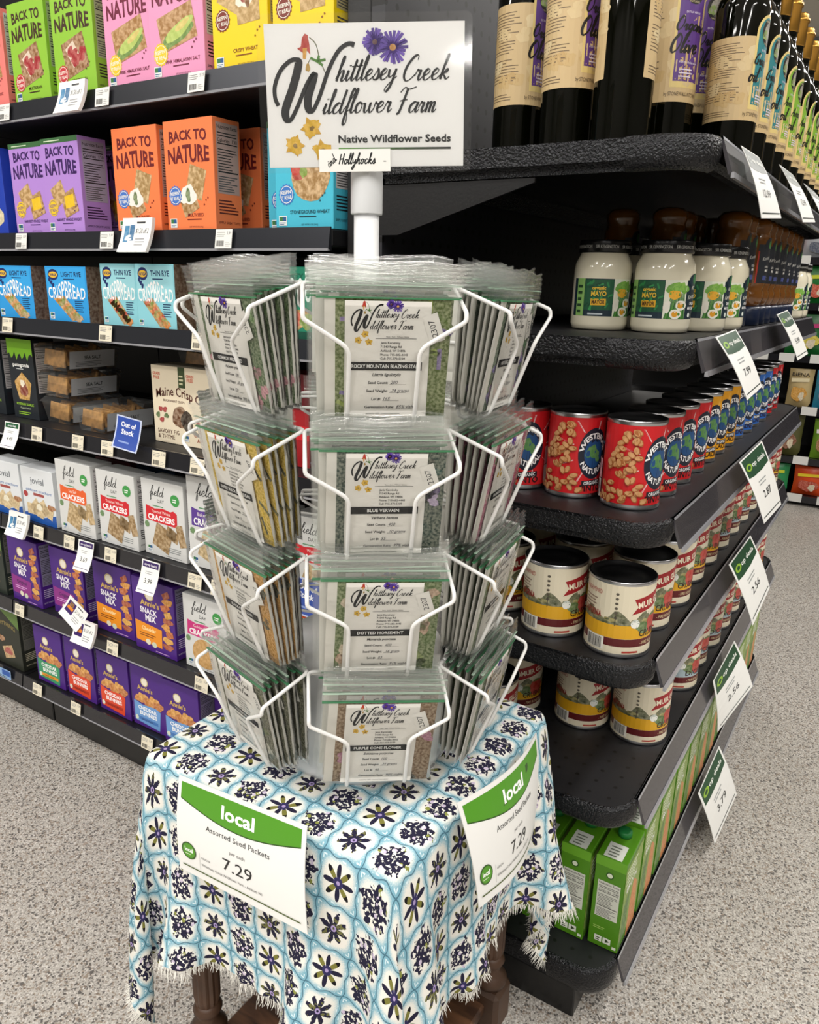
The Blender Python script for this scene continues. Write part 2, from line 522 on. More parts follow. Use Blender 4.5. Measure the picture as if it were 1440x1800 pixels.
for i, (x, y) in enumerate(LAMPS):
    t = empty('ceiling_light', (x, y, CEIL - .0005))
    tag(t, 'long white ceiling strip light over the shop aisles', 'light', 'ceiling strip lights')
    lx, ly = (.62, .14) if x < 0 else (.14, .62)
    bm = bmesh.new(); bbox(bm, -lx - .02, -ly - .02, -.07, lx + .02, ly + .02, -.001, .01); bmobj('housing', bm, paint('#d8d8d6'), t)
    mesh('diffuser', [(-lx, -ly, -.0712), (-lx, ly, -.0712), (lx, ly, -.0712), (lx, -ly, -.0712)], [(0, 1, 2, 3)], em, t)

# ------------------------------------------------------------------ shelving
HAM = mat('hammered_black_metal', '#1d1e21', .24, .5, bump=1., bscale=340, spec=.6, bdist=.0028)
BLK = mat('black_shelf_metal', '#0b0b0d', .42, .0, bump=.12, bscale=300)
GREYM = mat('grey_shelf_rail', '#34363c', .28, .5)
DARKR = mat('dark_price_channel', '#232328', .22, .2, coat=.5)
CLEAR = mat('rail_lip', '#a9aab0', .18, .3)


def perf_mat(name, base, hole, pitch, rad, ax, rough=.45):
    m, nt, p = newmat(name)
    t = nt.nodes.new('ShaderNodeTexCoord'); s = nt.nodes.new('ShaderNodeSeparateXYZ'); nt.links.new(t.outputs['Object'], s.inputs[0])
    u = N(nt, s.outputs[ax[0]]) / pitch; v = N(nt, s.outputs[ax[1]]) / pitch
    fu = u.m('FRACT') - .5; fv = v.m('FRACT') - .5
    d = (fu * fu + fv * fv).m('SQRT').lt(rad / pitch)
    k = mix(nt, d, lin(base), lin(hole)); nt.links.new(k.k, p.inputs['Base Color']); p.inputs['Roughness'].default_value = rough
    return m


PEG = perf_mat('pegboard_black', '#2a2a2f', '#010101', .0254, .0040, (1, 2))
SHELFTOP = perf_mat('perforated_shelf_top', '#1a1a1d', '#000000', .028, .0030, (0, 1), .5)
SZ = [H + v for v in (.155, -.055, -.268, -.458, -.669, -.944)]
EX0, EX1, EY0, EY1 = -.62, -.205, .88, 2.135
ec = tag(empty('endcap_shelving', (-.41, 1.5, 0)), 'black metal endcap shelving with rounded corners, stocked with oils, jars and cans', 'shelving')


def local(o, root):
    o.location = -Vector(root.location); o.parent = root; return o


def outline(x0, x1, y0, y1, r, n=7):
    P = [(x0, y0)]
    for i in range(n + 1):
        a = -math.pi / 2 + math.pi / 2 * i / n; P.append((x1 - r + r * math.cos(a), y0 + r + r * math.sin(a)))
    for i in range(n + 1):
        a = math.pi / 2 * i / n; P.append((x1 - r + r * math.cos(a), y1 - r + r * math.sin(a)))
    P.append((x0, y1)); return P


local(box('back_panel', EX0 - .02, EY0 + .02, .16, EX0, EY1 - .02, 1.9, PEG), ec)
for y in (EY0 + .02, EY1 - .07):
    local(box('upright', EX0 - .06, y, 0, EX0 - .0205, y + .05, 1.9, BLK, bev=.003), ec)
local(box('kick_plate', EX0 - .02, EY0 + .012, 0, -.25, EY1 - .02, SZ[5] - .05, mat('kick_black', '#0b0b0c', .3), bev=.002), ec)
for i, z in enumerate(SZ):
    th = .033 if i < 5 else .046
    bm = bmesh.new(); prism(bm, outline(EX0, EX1 - .001, EY0, EY1, .047), 'z', z - th, z)
    bm.faces.ensure_lookup_table()
    bmesh.ops.recalc_face_normals(bm, faces=bm.faces)
    bot = min(bm.faces, key=lambda f: f.calc_center_median().z)
    bmesh.ops.bevel(bm, geom=[e for e in bot.edges if e.calc_length() < 1.0 or True], offset=.010, segments=3, affect='EDGES')
    bot = max((f for f in bm.faces if f.normal.z < -.99), key=lambda f: f.calc_area())
    if i < 5:
        bmesh.ops.inset_region(bm, faces=[bot], thickness=.004)
        bmesh.ops.translate(bm, verts=bot.verts, vec=(0, 0, th - .006))
    top = max(bm.faces, key=lambda f: f.calc_center_median().z)
    es = [e for e in top.edges]
    bmesh.ops.bevel(bm, geom=es, offset=.003, segments=2, affect='EDGES')
    top = max(bm.faces, key=lambda f: (round(f.calc_center_median().z, 5), f.calc_area())); top.material_index = 1
    sh = local(bmobj('shelf', bm, [HAM, SHELFTOP]), ec)
    # corner caps
    for near in (True, False):
        bm = bmesh.new(); ring = []
        pts = [(-.292, EY0)] + outline(EX0, EX1, EY0, EY1, .047)[1:9]
        if not near: pts = [(x, EY0 + EY1 - y) for x, y in pts]
        nrm = []
        for k in range(len(pts)):
            a = Vector(pts[min(k + 1, len(pts) - 1)]) - Vector(pts[max(k - 1, 0)]); a.normalize()
            n = Vector((a.y, -a.x)) if near else Vector((-a.y, a.x)); nrm.append(n)
        for (x, y), n in zip(pts, nrm):
            col = []
            for off, zz in ((-.006, z + .0012), (.0002, z + .0006), (.0022, z - .003), (.0026, z - th * .55), (.0010, z - th * .78), (-.003, z - th * .94), (-.010, z - th - .001)):
                col.append(bm.verts.new((x + n.x * off, y + n.y * off, zz)))
            ring.append(col)
        for k in range(len(ring) - 1):
            for j in range(6): bm.faces.new((ring[k][j], ring[k + 1][j], ring[k + 1][j + 1], ring[k][j + 1]))
        c = bmobj('corner_cap', bm, HAM, None, True); c.parent = sh
    # price rail
    bm = bmesh.new(); prism(bm, [(-.2065, z + .002), (-.2035, z + .002), (-.1895, z - .034), (-.1935, z - .036)], 'y', .9285, EY1 - .05)
    rl = bmobj('price_rail', bm, mat('grey_price_channel', '#413f44', .2, .1, coat=.5)); rl.parent = sh
    bm = bmesh.new(); prism(bm, [(-.1905, z - .0335), (-.1875, z - .0335), (-.1865, z - .0395), (-.1905, z - .0395)], 'y', .9285, EY1 - .05)
    prism(bm, [(-.2066, z + .002), (-.2030, z + .002), (-.2022, z - .001), (-.2044, z - .001)], 'y', .9285, EY1 - .05)
    c = bmobj('rail_lip', bm, CLEAR); c.parent = sh
    if i < 5:
        for y in (EY0 + .012, EY1 - .016):
            bm = bmesh.new(); prism(bm, [(EX0 + .001, z - th - .001), (EX0 + .001, z - th - .062), (EX0 + .03, z - th - .062), (-.40, z - th - .006), (-.40, z - th - .001)], 'y', y, y + .004)
            c = bmobj('shelf_bracket', bm, BLK); c.parent = sh

# left gondola: two sections of shelves along the aisle
LZ = dict(A=H + .281, B=H + .068, C=H - .085, D=H - .292, E=H - .504, F=H - .708, G=H - .896)
LY = .88
GOND = [(-1.598, -.690, 'black gondola shelving section packed with crackers, ending at the black upright'),
        (-2.515, -1.602, 'next black gondola shelving section past the shelf joint, mostly cut off')]
for x0, x1, lb in GOND:
    t = tag(empty('gondola_shelving', ((x0 + x1) / 2, 1.1, 0)), lb, 'shelving')
    local(box('back_panel', x0, 1.33, .1, x1, 1.345, 1.9, BLK), t)
    local(box('kick_plate', x0 + .001, .94, 0, x1 - .001, .955, LZ['G'] - .045, mat('kick_black'), bev=.002), t)
    if x1 > -1:
        local(box('end_panel', x1 + .001, .93, 0, x1 + .008, 1.345, 1.9, BLK), t)
    for k, z in LZ.items():
        th = .022 if k != 'G' else .04
        s_ = local(box('shelf', x0, LY + .001, z - th, x1, 1.33, z, SHELFTOP if k != 'G' else BLK, bev=.0015), t)
        bm = bmesh.new()
        prism(bm, [(LY, z + .003), (LY - .003, z + .003), (LY - .0075, z - .026), (LY - .0035, z - .028), (LY, z - .028)], 'x', x0, x1)
        r_ = bmobj('price_rail', bm, GREYM if k in 'ABC' else DARKR); r_.parent = s_
        bm = bmesh.new(); prism(bm, [(LY - .0045, z - .0262), (LY - .0085, z - .0252), (LY - .0085, z - .0285), (LY - .0045, z - .0285)], 'x', x0, x1)
        bmobj('rail_lip', bm, CLEAR, s_)


# ------------------------------------------------------------------ boxed goods on the gondola
def carton(name, w, h, d, col, fa=None, sa=None, rough=.42, ta=None):
    bm = bmesh.new(); bbox(bm, -w / 2, -d / 2, 0, w / 2, d / 2, h, .0007)
    o = bmobj(name, bm, paint(col, rough))
    if fa: a = Art(); fa(a, w, h); a.build('front_print', o, front(w, d))
    if sa: a = Art(); sa(a, d, h); a.build('side_print', o, right(w, d))
    if ta: a = Art(); ta(a, w, d); a.build('top_print', o, topf(w, d, h))
    return o


def arch(k, W):
    return lambda x, y: (x * (1 + .10 * y / W), y + k * (1 - (2 * x / W) ** 2) * (.4 + y * 6 / W))


def btn(col, ink, flav, kind, seal, sealtop=False, strip=False):
    def f(a, w, h):
        if strip:
            a.rect(0, h * .945, w, h, '#3c6a3f'); a.lines(w * .1, h * .965, w * .7, h * .98, 1, '#cfe0c0', .7)
        ha, hn = h * .115, h * .12; bow = lambda x: max(0., 1 - (2 * x / (w * .86)) ** 2) * h * .035
        a.text('BACK TO', w * .5, h * .79, ha, ink, w=w * .76, bold=.03, warp=lambda x, y: (x, y + bow(x) * (1 - y / ha)))
        a.text('NATURE', w * .5, h * .625, hn, ink, w=w * .84, bold=.03, warp=lambda x, y: (x, y + bow(x) * (y / hn)))
        a.text('EST. 1960', w * .82, h * .615, h * .018, ink, dl=0)
        if kind == 'green':
            a.quad(w * .53, h * .38, w * .56, h * .34, '#a8713f', .25, .75); a.poly([(w * .30, h * .45), (w * .5, h * .52), (w * .66, h * .36), (w * .48, h * .26)], '#e8d6c2', .15)
            for i, (x, y) in enumerate(((.42, .42), (.52, .40), (.57, .34), (.68, .36), (.72, .41), (.5, .33))): a.blob(w * x, h * y, w * .075, h * .05, '#b3202f', i, .45)
        elif kind == 'pink':
            a.quad(w * .52, h * .42, w * .66, h * .30, '#c08a48', .22, .7)
            a.blob(w * .52, h * .36, w * .30, h * .075, '#6f9440', 3, .35, .1, rot=.35); a.blob(w * .56, h * .40, w * .27, h * .06, '#b9cf6a', 4, .25, .1, rot=.42); a.blob(w * .62, h * .435, w * .14, h * .03, '#dccb74', 4, .25, .1, rot=.42)
        elif kind == 'yellow':
            a.quad(w * .38, h * .60, w * .42, h * .26, '#d1ab69', -.5, .6); a.quad(w * .66, h * .50, w * .40, h * .30, '#cfa866', .05, .6)
            a.blob(w * .6, h * .56, w * .13, h * .11, '#f0ead8', 3, .1); a.blob(w * .58, h * .58, w * .08, h * .07, '#a83c2c', 5, .6); a.blob(w * .66, h * .52, w * .05, h * .05, '#8d5a24', 6, .6)
        elif kind == 'purple':
            a.quad(w * .38, h * .42, w * .34, h * .22, '#cfa05a', .45, .75); a.quad(w * .66, h * .32, w * .38, h * .25, '#c39049', .3, .75); a.quad(w * .66, h * .34, w * .25, h * .13, '#eec51f', .15, .1)
        elif kind == 'orange':
            a.quad(w * .63, h * .44, w * .34, h * .28, '#c99f5d', -.3, .8); a.quad(w * .47, h * .27, w * .33, h * .22, '#b98946', .4, .8)
            a.blob(w * .46, h * .33, w * .15, h * .10, '#f2f0e8', 3, .1); a.blob(w * .46, h * .33, w * .05, h * .06, '#577a3c', 5, .7)
        else:
            a.blob(w * .62, h * .43, w * .32, h * .20, '#c99a58', 8, .85, .06); a.blob(w * .42, h * .52, w * .14, h * .10, '#b4483a', 2, .4); a.ell(w * .37, h * .52, w * .09, h * .065, '#c8372c', noise=.3); a.blob(w * .5, h * .48, w * .06, h * .05, '#8aa548', 7, .3)
        s1, s2 = ("KEEPIN'", "IT REAL")
        sx, sy = {'yellow': (.20, .40), 'orange': (.19, .33), 'teal': (.2, .30), 'purple': (.2, .28)}.get(kind, (.2, .22))
        a.seal(w * sx, h * sy, w * .14, seal, s1, s2, '#f3efe2' if kind != 'purple' else '#6b3f84')
        a.text(flav, w * .6, h * .135, h * .03, ink, maxw=w * .68, bold=.01); a.lines(w * .42, h * .105, w * .72, h * .12, 1, ink, .6, 2, 0)
        a.text('NET WT 8.5 OZ (241g)', w * .6, h * .035, h * .014, ink, dl=0)
        for q in ((.82, .28), (.78, .24), (.86, .30)): a.star(w * q[0], h * q[1], w * .02, ink, 5, .4, dl=0)
        a.ngmo(w * .06, h * .035, w * .14)
    return f


def side_nutri(ink='#2a2028', paper='#c8c4c4'):
    def f(a, d, h):
        a.nutri(d * .12, h * .34, d * .92, h * .96, paper); a.lines(d * .14, h * .16, d * .9, h * .30, 5, ink, .4, 6); a.text('SIMPLY GREAT TASTE', d * .5, h * .07, h * .022, ink, maxw=d * .8)
    return f


def wasa(name, lite, ink):
    def f(a, w, h):
        a.rect(w * .03, h * .55, w * .97, h * .97, lite, 0); a.ell(w * .2, h * .85, w * .13, h * .1, '#1c2c66', 20); a.ell(w * .2, h * .85, w * .11, h * .055, '#e5b93a', 20); a.text('WASA', w * .2, h * .825, h * .05, '#1c2c66', bold=.03, maxw=w * .2)
        for k in range(3): a.blob(w * (.1 + k * .04), h * (.76 - k * .05), w * .03, h * .04, '#1c2c66', k, 0, dl=0)
        a.text(name, w * .64, h * .82, h * .085, '#16305c', w=w * .48, bold=.02); a.lines(w * .45, h * .765, w * .82, h * .79, 1, '#16305c', .7, dl=0)
        a.poly([(w * .16, h * .42), (w * .42, h * .48), (w * .86, h * .06), (w * .58, h * .03)], '#b88b52', .7)
        for i in range(9): a.blob(w * (.3 + i * .055), h * (.40 - i * .04), w * .085, h * .07, ('#c4452c', '#e08a3c', '#86a04a')[(i * 2 + (1 if 'LIGHT' in name else 0)) % 3] if 'THIN' in name else ('#d98a2e', '#86a04a', '#d9b48a')[i % 3], i, .5, dl=0 if i else 1)
        a.text('CRISPBREAD', w * .5, h * .43, h * .26, '#f4f7f8', w=w * .9, bold=.01, warp=lambda x, y: (x, y * (1 + .25 * math.cos(x / w * 9))))
        a.ngmo(w * .04, h * .05, w * .11); a.lines(w * .68, h * .2, w * .95, h * .42, 6, '#16305c', .35, 4, 0)
    return f


def patagonia(a, w, h):
    n = 14; P = [(0, h), (0, h * .80)] + [(w * i / n, h * (.80 + .05 * math.sin(i * 2.1) - .02 * (i % 2))) for i in range(1, n)] + [(w, h * .80), (w, h)]
    a.poly(P, '#84c22c'); a.text('patagonia', w * .5, h * .66, h * .045, '#f2f2ee', w=w * .66, bold=.02); a.lines(w * .3, h * .625, w * .7, h * .64, 1, '#d0d4d4', .6, dl=0)
    a.poly([(w * (.5 + .36 * math.cos(t)), h * (.40 + .19 * math.sin(t))) for t in (.3, 1.55, 2.8, 4.1, 5.3)], '#d3a048', .6); a.blob(w * .52, h * .38, w * .14, h * .11, '#8a2e1c', 3, .5); a.blob(w * .48, h * .45, w * .08, h * .05, '#efe6cf', 4, .2)
    a.text('ROSEMARY GARLIC', w * .5, h * .17, h * .03, '#9ccc3a', maxw=w * .8, bold=.02); a.text('Organic Crackers', w * .5, h * .125, h * .022, '#d9e8c0', maxw=w * .6); a.lines(w * .2, h * .05, w * .8, h * .1, 2, '#9ccc3a', .4)


def maine(a, w, h):
    a.rect(w * .45, h * .74, w * .56, h, '#3e4f2e'); a.lines(w * .465, h * .78, w * .545, h * .92, 3, '#d8d5b0', .5)
    for x in (.09, .64): a.text('GRAIN', w * x, h * .875, h * .04, '#d86a52', bold=.02, w=w * .12); a.text('FREE', w * x, h * .825, h * .04, '#d86a52', bold=.02, w=w * .1, dl=0)
    a.text('Maine Crisp', w * .37, h * .58, h * .115, '#54261c', w=w * .60, bold=.012, warp=lambda x, y: (x, y + .05 * h * (1 - (x / (w * .3)) ** 2))); a.text('Co.', w * .79, h * .55, h * .11, '#54261c', bold=.012, rot=-.3)
    a.text('BUCKWHEAT CRISPS', w * .36, h * .545, h * .03, '#54261c', maxw=w * .35)
    a.blob(w * .45, h * .36, w * .12, h * .15, '#7d4a1f', 3, .8, .12); a.blob(w * .56, h * .32, w * .10, h * .13, '#2b1a12', 5, .4, .12)
    for i, (x, y) in enumerate(((.08, .36), (.14, .30), (.2, .44), (.22, .36), (.13, .44), (.74, .30), (.82, .36), (.88, .26), (.8, .22), (.9, .4))): a.blob(w * x, h * y, w * .035, h * .035, '#b22a34' if i % 3 else '#5d7a48', i, .35, dl=0)
    a.text('SAVORY FIG', w * .06, h * .13, h * .055, '#54261c', 'l', maxw=w * .36); a.text('& THYME', w * .06, h * .06, h * .055, '#54261c', 'l', maxw=w * .3, dl=0); a.ngmo(w * .5, h * .06, w * .08); a.text('CRANBERRY', w * .96, h * .14, h * .055, '#a3402a', 'r', maxw=w * .3, dl=0); a.text('ALMOND', w * .96, h * .07, h * .055, '#a3402a', 'r', maxw=w * .25, dl=0)


def jovial(a, w, h):
    a.text('jovial', w * .5, h * .72, h * .12, '#5a6068', w=w * .42, bold=.005); a.text('einkorn crackers', w * .52, h * .57, h * .055, '#3a6db0', w=w * .8, shear=.25); a.rect(w * .35, h * .5, w * .68, h * .55, '#a04c48')
    a.poly([(0, 0), (w, 0), (w, h * .22), (w * .6, h * .12), (w * .3, h * .2), (0, h * .14)], '#1f56a8'); a.ell(w * .1, h * .5, w * .07, h * .055, '#a8383a')
    for i in range(5): a.quad(w * (.25 + i * .13), h * (.24 + (i % 2) * .06), w * .28, h * .2, '#e1c89a', i * .7, .45, dl=0 if i else 1)
    a.blob(w * .5, h * .3, w * .08, h * .07, '#f1ead2', 3, .2); a.blob(w * .88, h * .34, w * .11, h * .06, '#a86a34', 4, .5)


def fday(col, flav, kind):
    def f(a, w, h):
        a.script('field', w * .2, h * .80, h * .058, '#26282a', .12, .2, .25, .02, sx=1.25); a.text('DAY', w * .46, h * .715, h * .045, '#3a3c3e', 'c'); a.lines(w * .26, h * .66, w * .62, h * .68, 1, '#4f8f5c', .6)
        a.ell(w * .8, h * .79, w * .105, h * .075, '#3f9a4a', 22); a.lines(w * .74, h * .765, w * .86, h * .82, 2, '#f2f6f0', .5)
        a.poly([(w * .08, h * .46), (w * .82, h * .44), (w * .83, h * .62), (w * .75, h * .65), (w * .68, h * .63), (w * .5, h * .65), (w * .3, h * .63), (w * .09, h * .66)], col)
        a.text('CRACKERS', w * .45, h * .475, h * .075, '#ffffff', w=w * .64, bold=.03); a.text(flav, w * .45, h * .575, h * .04, '#f6ece4', maxw=w * .5, dl=0)
        if kind == 'round': a.ell(w * .48, h * .24, w * .30, h * .2, '#d0a05c', 26, noise=.35); a.ell(w * .9, h * .22, w * .14, h * .13, '#c99853', 20, noise=.35, dl=0)
        else:
            c = {'flat': '#c8a66e', 'wheat': '#a9834c', 'house': '#cdb07c'}[kind]
            a.quad(w * .45, h * .25, w * .40, h * .32, c, -.35, .75)
            for k in range(4): a.quad(w * (.62 + .05 * k), h * (.36 - .02 * k), w * .12, h * .14, c, -.3, .6, dl=0)
            a.quad(w * .9, h * .34, w * .16, h * .28, c, .25, .75)
        a.ngmo(w * .07, h * .04, w * .12); a.lines(w * .58, h * .09, w * .9, h * .17, 3, '#8a8f90', .35, 5); a.lines(w * .5, h * .025, w * .95, h * .045, 1, '#9a9c9c', .5, 5, 0); a.star(w * .09, h * .4, w * .06, '#6f8f62', 10, .8, dl=0)
    return f


def annie_head(a, w, h, y, s=1.):
    a.ell(w * .42, h * (y + .15), w * .11 * s, h * .075 * s, '#c9b684', 22); a.ell(w * .42, h * (y + .15), w * .085 * s, h * .058 * s, '#efe9d8', 22)
    a.text("Annie's", w * .42, h * y, h * .075 * s, '#d7b45a', w=w * .46 * s, bold=.025, shear=.05)


def snackmix(col, flav):
    def f(a, w, h):
        annie_head(a, w, h, .64); a.text('SNACK', w * .38, h * .53, h * .075, '#f6f2fa', w=w * .42, bold=.035, rot=-.03); a.text('MIX', w * .42, h * .43, h * .085, '#f6f2fa', w=w * .26, bold=.035)
        a.poly([(w * .03, h * .12), (w * .66, h * .10), (w * .68, h * .36), (w * .03, h * .40)], col); a.text(flav, w * .36, h * .285, h * .055, '#ffe9b0' if col != '#8e2d86' else '#3a0d50', maxw=w * .45, bold=.02); a.lines(w * .12, h * .2, w * .6, h * .26, 2, '#7a3d10' if col != '#8e2d86' else '#e0a8e0', .4)
        a.ell(w * .32, h * .13, w * .06, h * .04, '#e6e0c8'); a.ell(w * .47, h * .115, w * .06, h * .04, '#cfd8c0', dl=0)
        for i in range(9):
            y = h * (.86 - i * .088); x = w * (.83 + .04 * math.sin(i * 2.3)); c = ('#b04a1e', '#e0962c', '#c86422', '#e8ab42')[i % 4]
            (a.quad(x, y, w * .17, h * .085, c, .5 + i, .45) if i % 3 == 0 else a.blob(x, y, w * .11, h * .05, c, i, .45, .25))
        a.lines(w * .5, h * .03, w * .95, h * .06, 1, '#c9a0d8', .4)
    return f


def bunnies(cols, flav):
    def f(a, w, h):
        annie_head(a, w, h, .62)
        for i in range(6): a.blob(w * (.25 + .11 * i), h * (.47 + .04 * math.sin(i * 2)), w * .14, h * .075, ('#d98a34', '#e9a84c', '#c87426')[i % 3], i + 3, .5, .25)
        a.poly([(w * .06, h * .08), (w * .8, h * .04), (w * .86, h * .36), (w * .72, h * .40), (w * .3, h * .38), (w * .06, h * .42)], cols[0]); a.text('CHEDDAR', w * .46, h * .29, h * .06, '#ffffff', maxw=w * .6, bold=.03); a.text('BUNNIES', w * .48, h * .205, h * .065, '#ffffff', maxw=w * .6, bold=.03, dl=0)
        a.rect(w * .12, h * .11, w * .76, h * .165, cols[1]); a.text(flav, w * .44, h * .12, h * .035, '#2a1a10', maxw=w * .55); a.ell(w * .12, h * .13, w * .05, h * .04, '#dfe6d2')
    return f


def everything(a, w, h):
    a.poly([(w * .3, h), (w, h * .7), (w, h)], '#5d7a3c'); a.text('EVERYTHING', w * .5, h * .6, h * .07, '#8f7f4c', maxw=w * .9, bold=.02, warp=lambda x, y: (x, y + .1 * h * (1 - (2 * x / w) ** 2)))
    a.quad(w * .55, h * .25, w * .36, h * .2, '#cda877', .3, .5); a.blob(w * .55, h * .26, w * .12, h * .07, '#b04a48', 3, .4); a.blob(w * .35, h * .45, w * .1, h * .06, '#a5734a', 4, .5)


def popin(a, w, h):
    a.text('SIMPLE', w * .5, h * .8, h * .07, '#f2f2f2', maxw=w * .8); a.blob(w * .5, h * .25, w * .36, h * .2, '#e6d9b4', 3, .5); a.text('R', w * .75, h * .5, h * .12, '#ffffff', bold=.03)


def greenbox(a, w, h):
    a.text('CRUSTY', w * .45, h * .82, h * .09, '#0f5b46', maxw=w * .7, bold=.03); a.text('SOURDOUGH', w * .5, h * .50, h * .22, '#e6f2ee', w=w * .86, bold=.02, warp=arch(.01, w))
    a.rect(0, 0, w, h * .12, '#0d4c3c'); a.blob(w * .45, h * .28, w * .28, h * .17, '#c89a5c', 4, .7); a.blob(w * .5, h * .3, w * .1, h * .1, '#c44a34', 5, .5); a.blob(w * .66, h * .26, w * .1, h * .1, '#7f9a44', 6, .5)


def redbox(a, w, h):
    a.rect(0, h * .62, w, h, '#6e0f1c'); a.rect(0, h * .3, w, h * .45, '#d81f2c'); a.text('CRISPS', w * .5, h * .34, h * .08, '#ffffff', maxw=w * .8, bold=.02)


LIFT = .0006
BOXLABEL = {}


def row(kind, proto, spans, z, depth_y, labels, group, cat='box', names=None, jit=.02):
    """place copies of proto with front face at depth_y between x spans"""
    out = []
    for i, sp in enumerate(spans):
        o = proto if i == 0 else dup(proto)
        d = proto['dep']; xc = sp[0]; yo = sp[1] if len(sp) > 1 else 0.; rz = sp[2] if len(sp) > 2 else R_.uniform(-jit, jit)
        put(o, xc, depth_y + d / 2 + yo, z + LIFT, rz)
        lb = labels[i] if isinstance(labels, (list, tuple)) else labels
        tag(o, lb, cat, group); out.append(o)
    return out


def proto(name, w, h, d, col, fa, sa=None, rough=.42, ta=None):
    o = carton(name, w, h, d, col, fa, sa, rough, ta); o['dep'] = d; return o


YF = .888
# row A: top shelf
z = LZ['A']
P = proto('cracker_box', .103, .155, .05, '#f2837c', btn('#f2837c', '#7a1f2e', 'ROASTED GARLIC', 'pink', '#e5c52a'), side_nutri())
row('A', P, [(-1.468,)], z, YF, 'salmon pink cracker box beside the lime green boxes', None)
P = proto('cracker_box', .104, .155, .05, '#93c83d', btn('#93c83d', '#43261c', 'MULTIGRAIN', 'green', '#c63a44'), side_nutri(paper='#a8b88a'))
row('A', P, [(-1.345,), (-1.224,)], z, YF, ['lime green cracker box next to the salmon box', 'lime green cracker box next to the pink boxes'], None)
P = proto('cracker_box', .112, .158, .05, '#ee9dc4', btn('#ee9dc4', '#6e1a36', 'PINK HIMALAYAN SALT', 'pink', '#eccb2c'), side_nutri())
row('A', P, [(-1.094, .004), (-.980, -.003, .02)], z, YF, ['pink cracker box next to the lime green boxes', 'pink cracker box next to the yellow boxes'], None)
P = proto('cracker_box', .104, .158, .05, '#f3d413', btn('#f3d413', '#8a4a12', 'CRISPY WHEAT', 'yellow', '#7c2a1e'), side_nutri(paper='#b4a878'))
row('A', P, [(-.856,), (-.743,)], z, YF, ['bright yellow cracker box next to the pink boxes', 'bright yellow cracker box partly behind the laminated sign'], None)
# row B
z = LZ['B']
P = proto('snack_box', .104, .150, .05, '#1f3fae', popin)
row('B', P, [(-1.516,)], z, YF, 'deep blue snack box left of the purple boxes', None)
P = proto('cracker_box', .106, .155, .055, '#b48ad8', btn('#b48ad8', '#3b1f5e', 'HARVEST WHOLE WHEAT', 'purple', '#ecc92e', strip=True), side_nutri('#2c1a40', '#a8a0b8'))
row('B', P, [(-1.394, .006), (-1.283, -.003)], z, YF, ['lavender cracker box with green top stripe next to the blue box', 'lavender cracker box with its nutrition side showing'], None)
r2 = dup(P); put(r2, -1.276, YF + .12, z + LIFT); tag(r2, 'lavender cracker box standing behind the two front lavender boxes', 'box')
P = proto('cracker_box', .108, .158, .055, '#f5824d', btn('#f5824d', '#6e1d22', 'MULTI-SEED', 'orange', '#4a78c8'), side_nutri('#5a2018', '#b89a90'))
row('B', P, [(-1.096, .002), (-.966, -.004)], z, YF, ['orange cracker box next to the lavender boxes', 'orange cracker box next to the turquoise boxes'], None)
for x in (-1.094, -.962):
    r2 = dup(P); put(r2, x, YF + .118, z + LIFT); tag(r2, 'orange cracker box standing directly behind an orange front box', 'box', 'orange cracker boxes behind')
P = proto('cracker_box', .104, .155, .05, '#49bcd6', btn('#49bcd6', '#17434f', 'STONEGROUND WHEAT', 'teal', '#3f78c4', strip=True), side_nutri())
row('B', P, [(-.803, .007), (-.745, .0, 0)], z, YF, ['turquoise cracker box half hidden behind the other turquoise box', 'turquoise stoneground wheat cracker box at the end of the shelf'], None, jit=.0)
P.location.x = -.808; P.location.y = YF + .079
# row C
z = LZ['C']
side_br = lambda a, d, h: (a.rect(0, 0, d, h, '#6b4a38', .5), a.poly([(d * .3, 0), (d * .7, 0), (d * .55, h), (d * .45, h)], '#84604a', .4))
P = proto('crispbread_pack', .118, .098, .06, '#2f9be0', wasa('LIGHT RYE', '#38a6e8', '#16305c'), side_br)
row('C', P, [(-1.468,), (-1.306,)], z, YF, ['bright blue crispbread pack cut by the picture edge', 'bright blue crispbread pack next to the pale aqua packs'], None)
P = proto('crispbread_pack', .096, .104, .06, '#8accd8', wasa('THIN RYE', '#9ad4de', '#16305c'), side_br)
row('C', P, [(-1.164, .004), (-1.062, -.003)], z, YF, ['pale aqua crispbread pack next to the bright blue pack', 'pale aqua crispbread pack next to the dark green boxes'], None)
P = proto('cracker_box', .135, .103, .05, '#1d7f63', greenbox, side_nutri())
row('C', P, [(-.905,), (-.765,)], z, YF, 'dark green cracker box behind the seed packets on the crispbread shelf', 'green boxes beside the crispbread', jit=.005)
# row D
z = LZ['D']
P = proto('cracker_box', .086, .163, .05, '#20262c', patagonia, side_nutri())
row('D', P, [(-1.528, .03), (-1.645, .03)], z, YF, ['tall black and lime cracker box beside the clear trays', 'tall black and lime cracker box past the shelf joint'], None)
P = proto('crisp_box', .157, .140, .055, '#f0e3c8', maine, side_nutri())
row('D', P, [(-1.068, .045, .0)], z, YF, 'cream crisp box with berries and fig crisps on the front', None)
P = proto('crisp_box', .14, .15, .055, '#a8141f', redbox, side_nutri())
row('D', P, [(-.85, .045), (-.762, .11)], z, YF, 'dark red crisp box behind the wire rack', 'dark red crisp boxes')
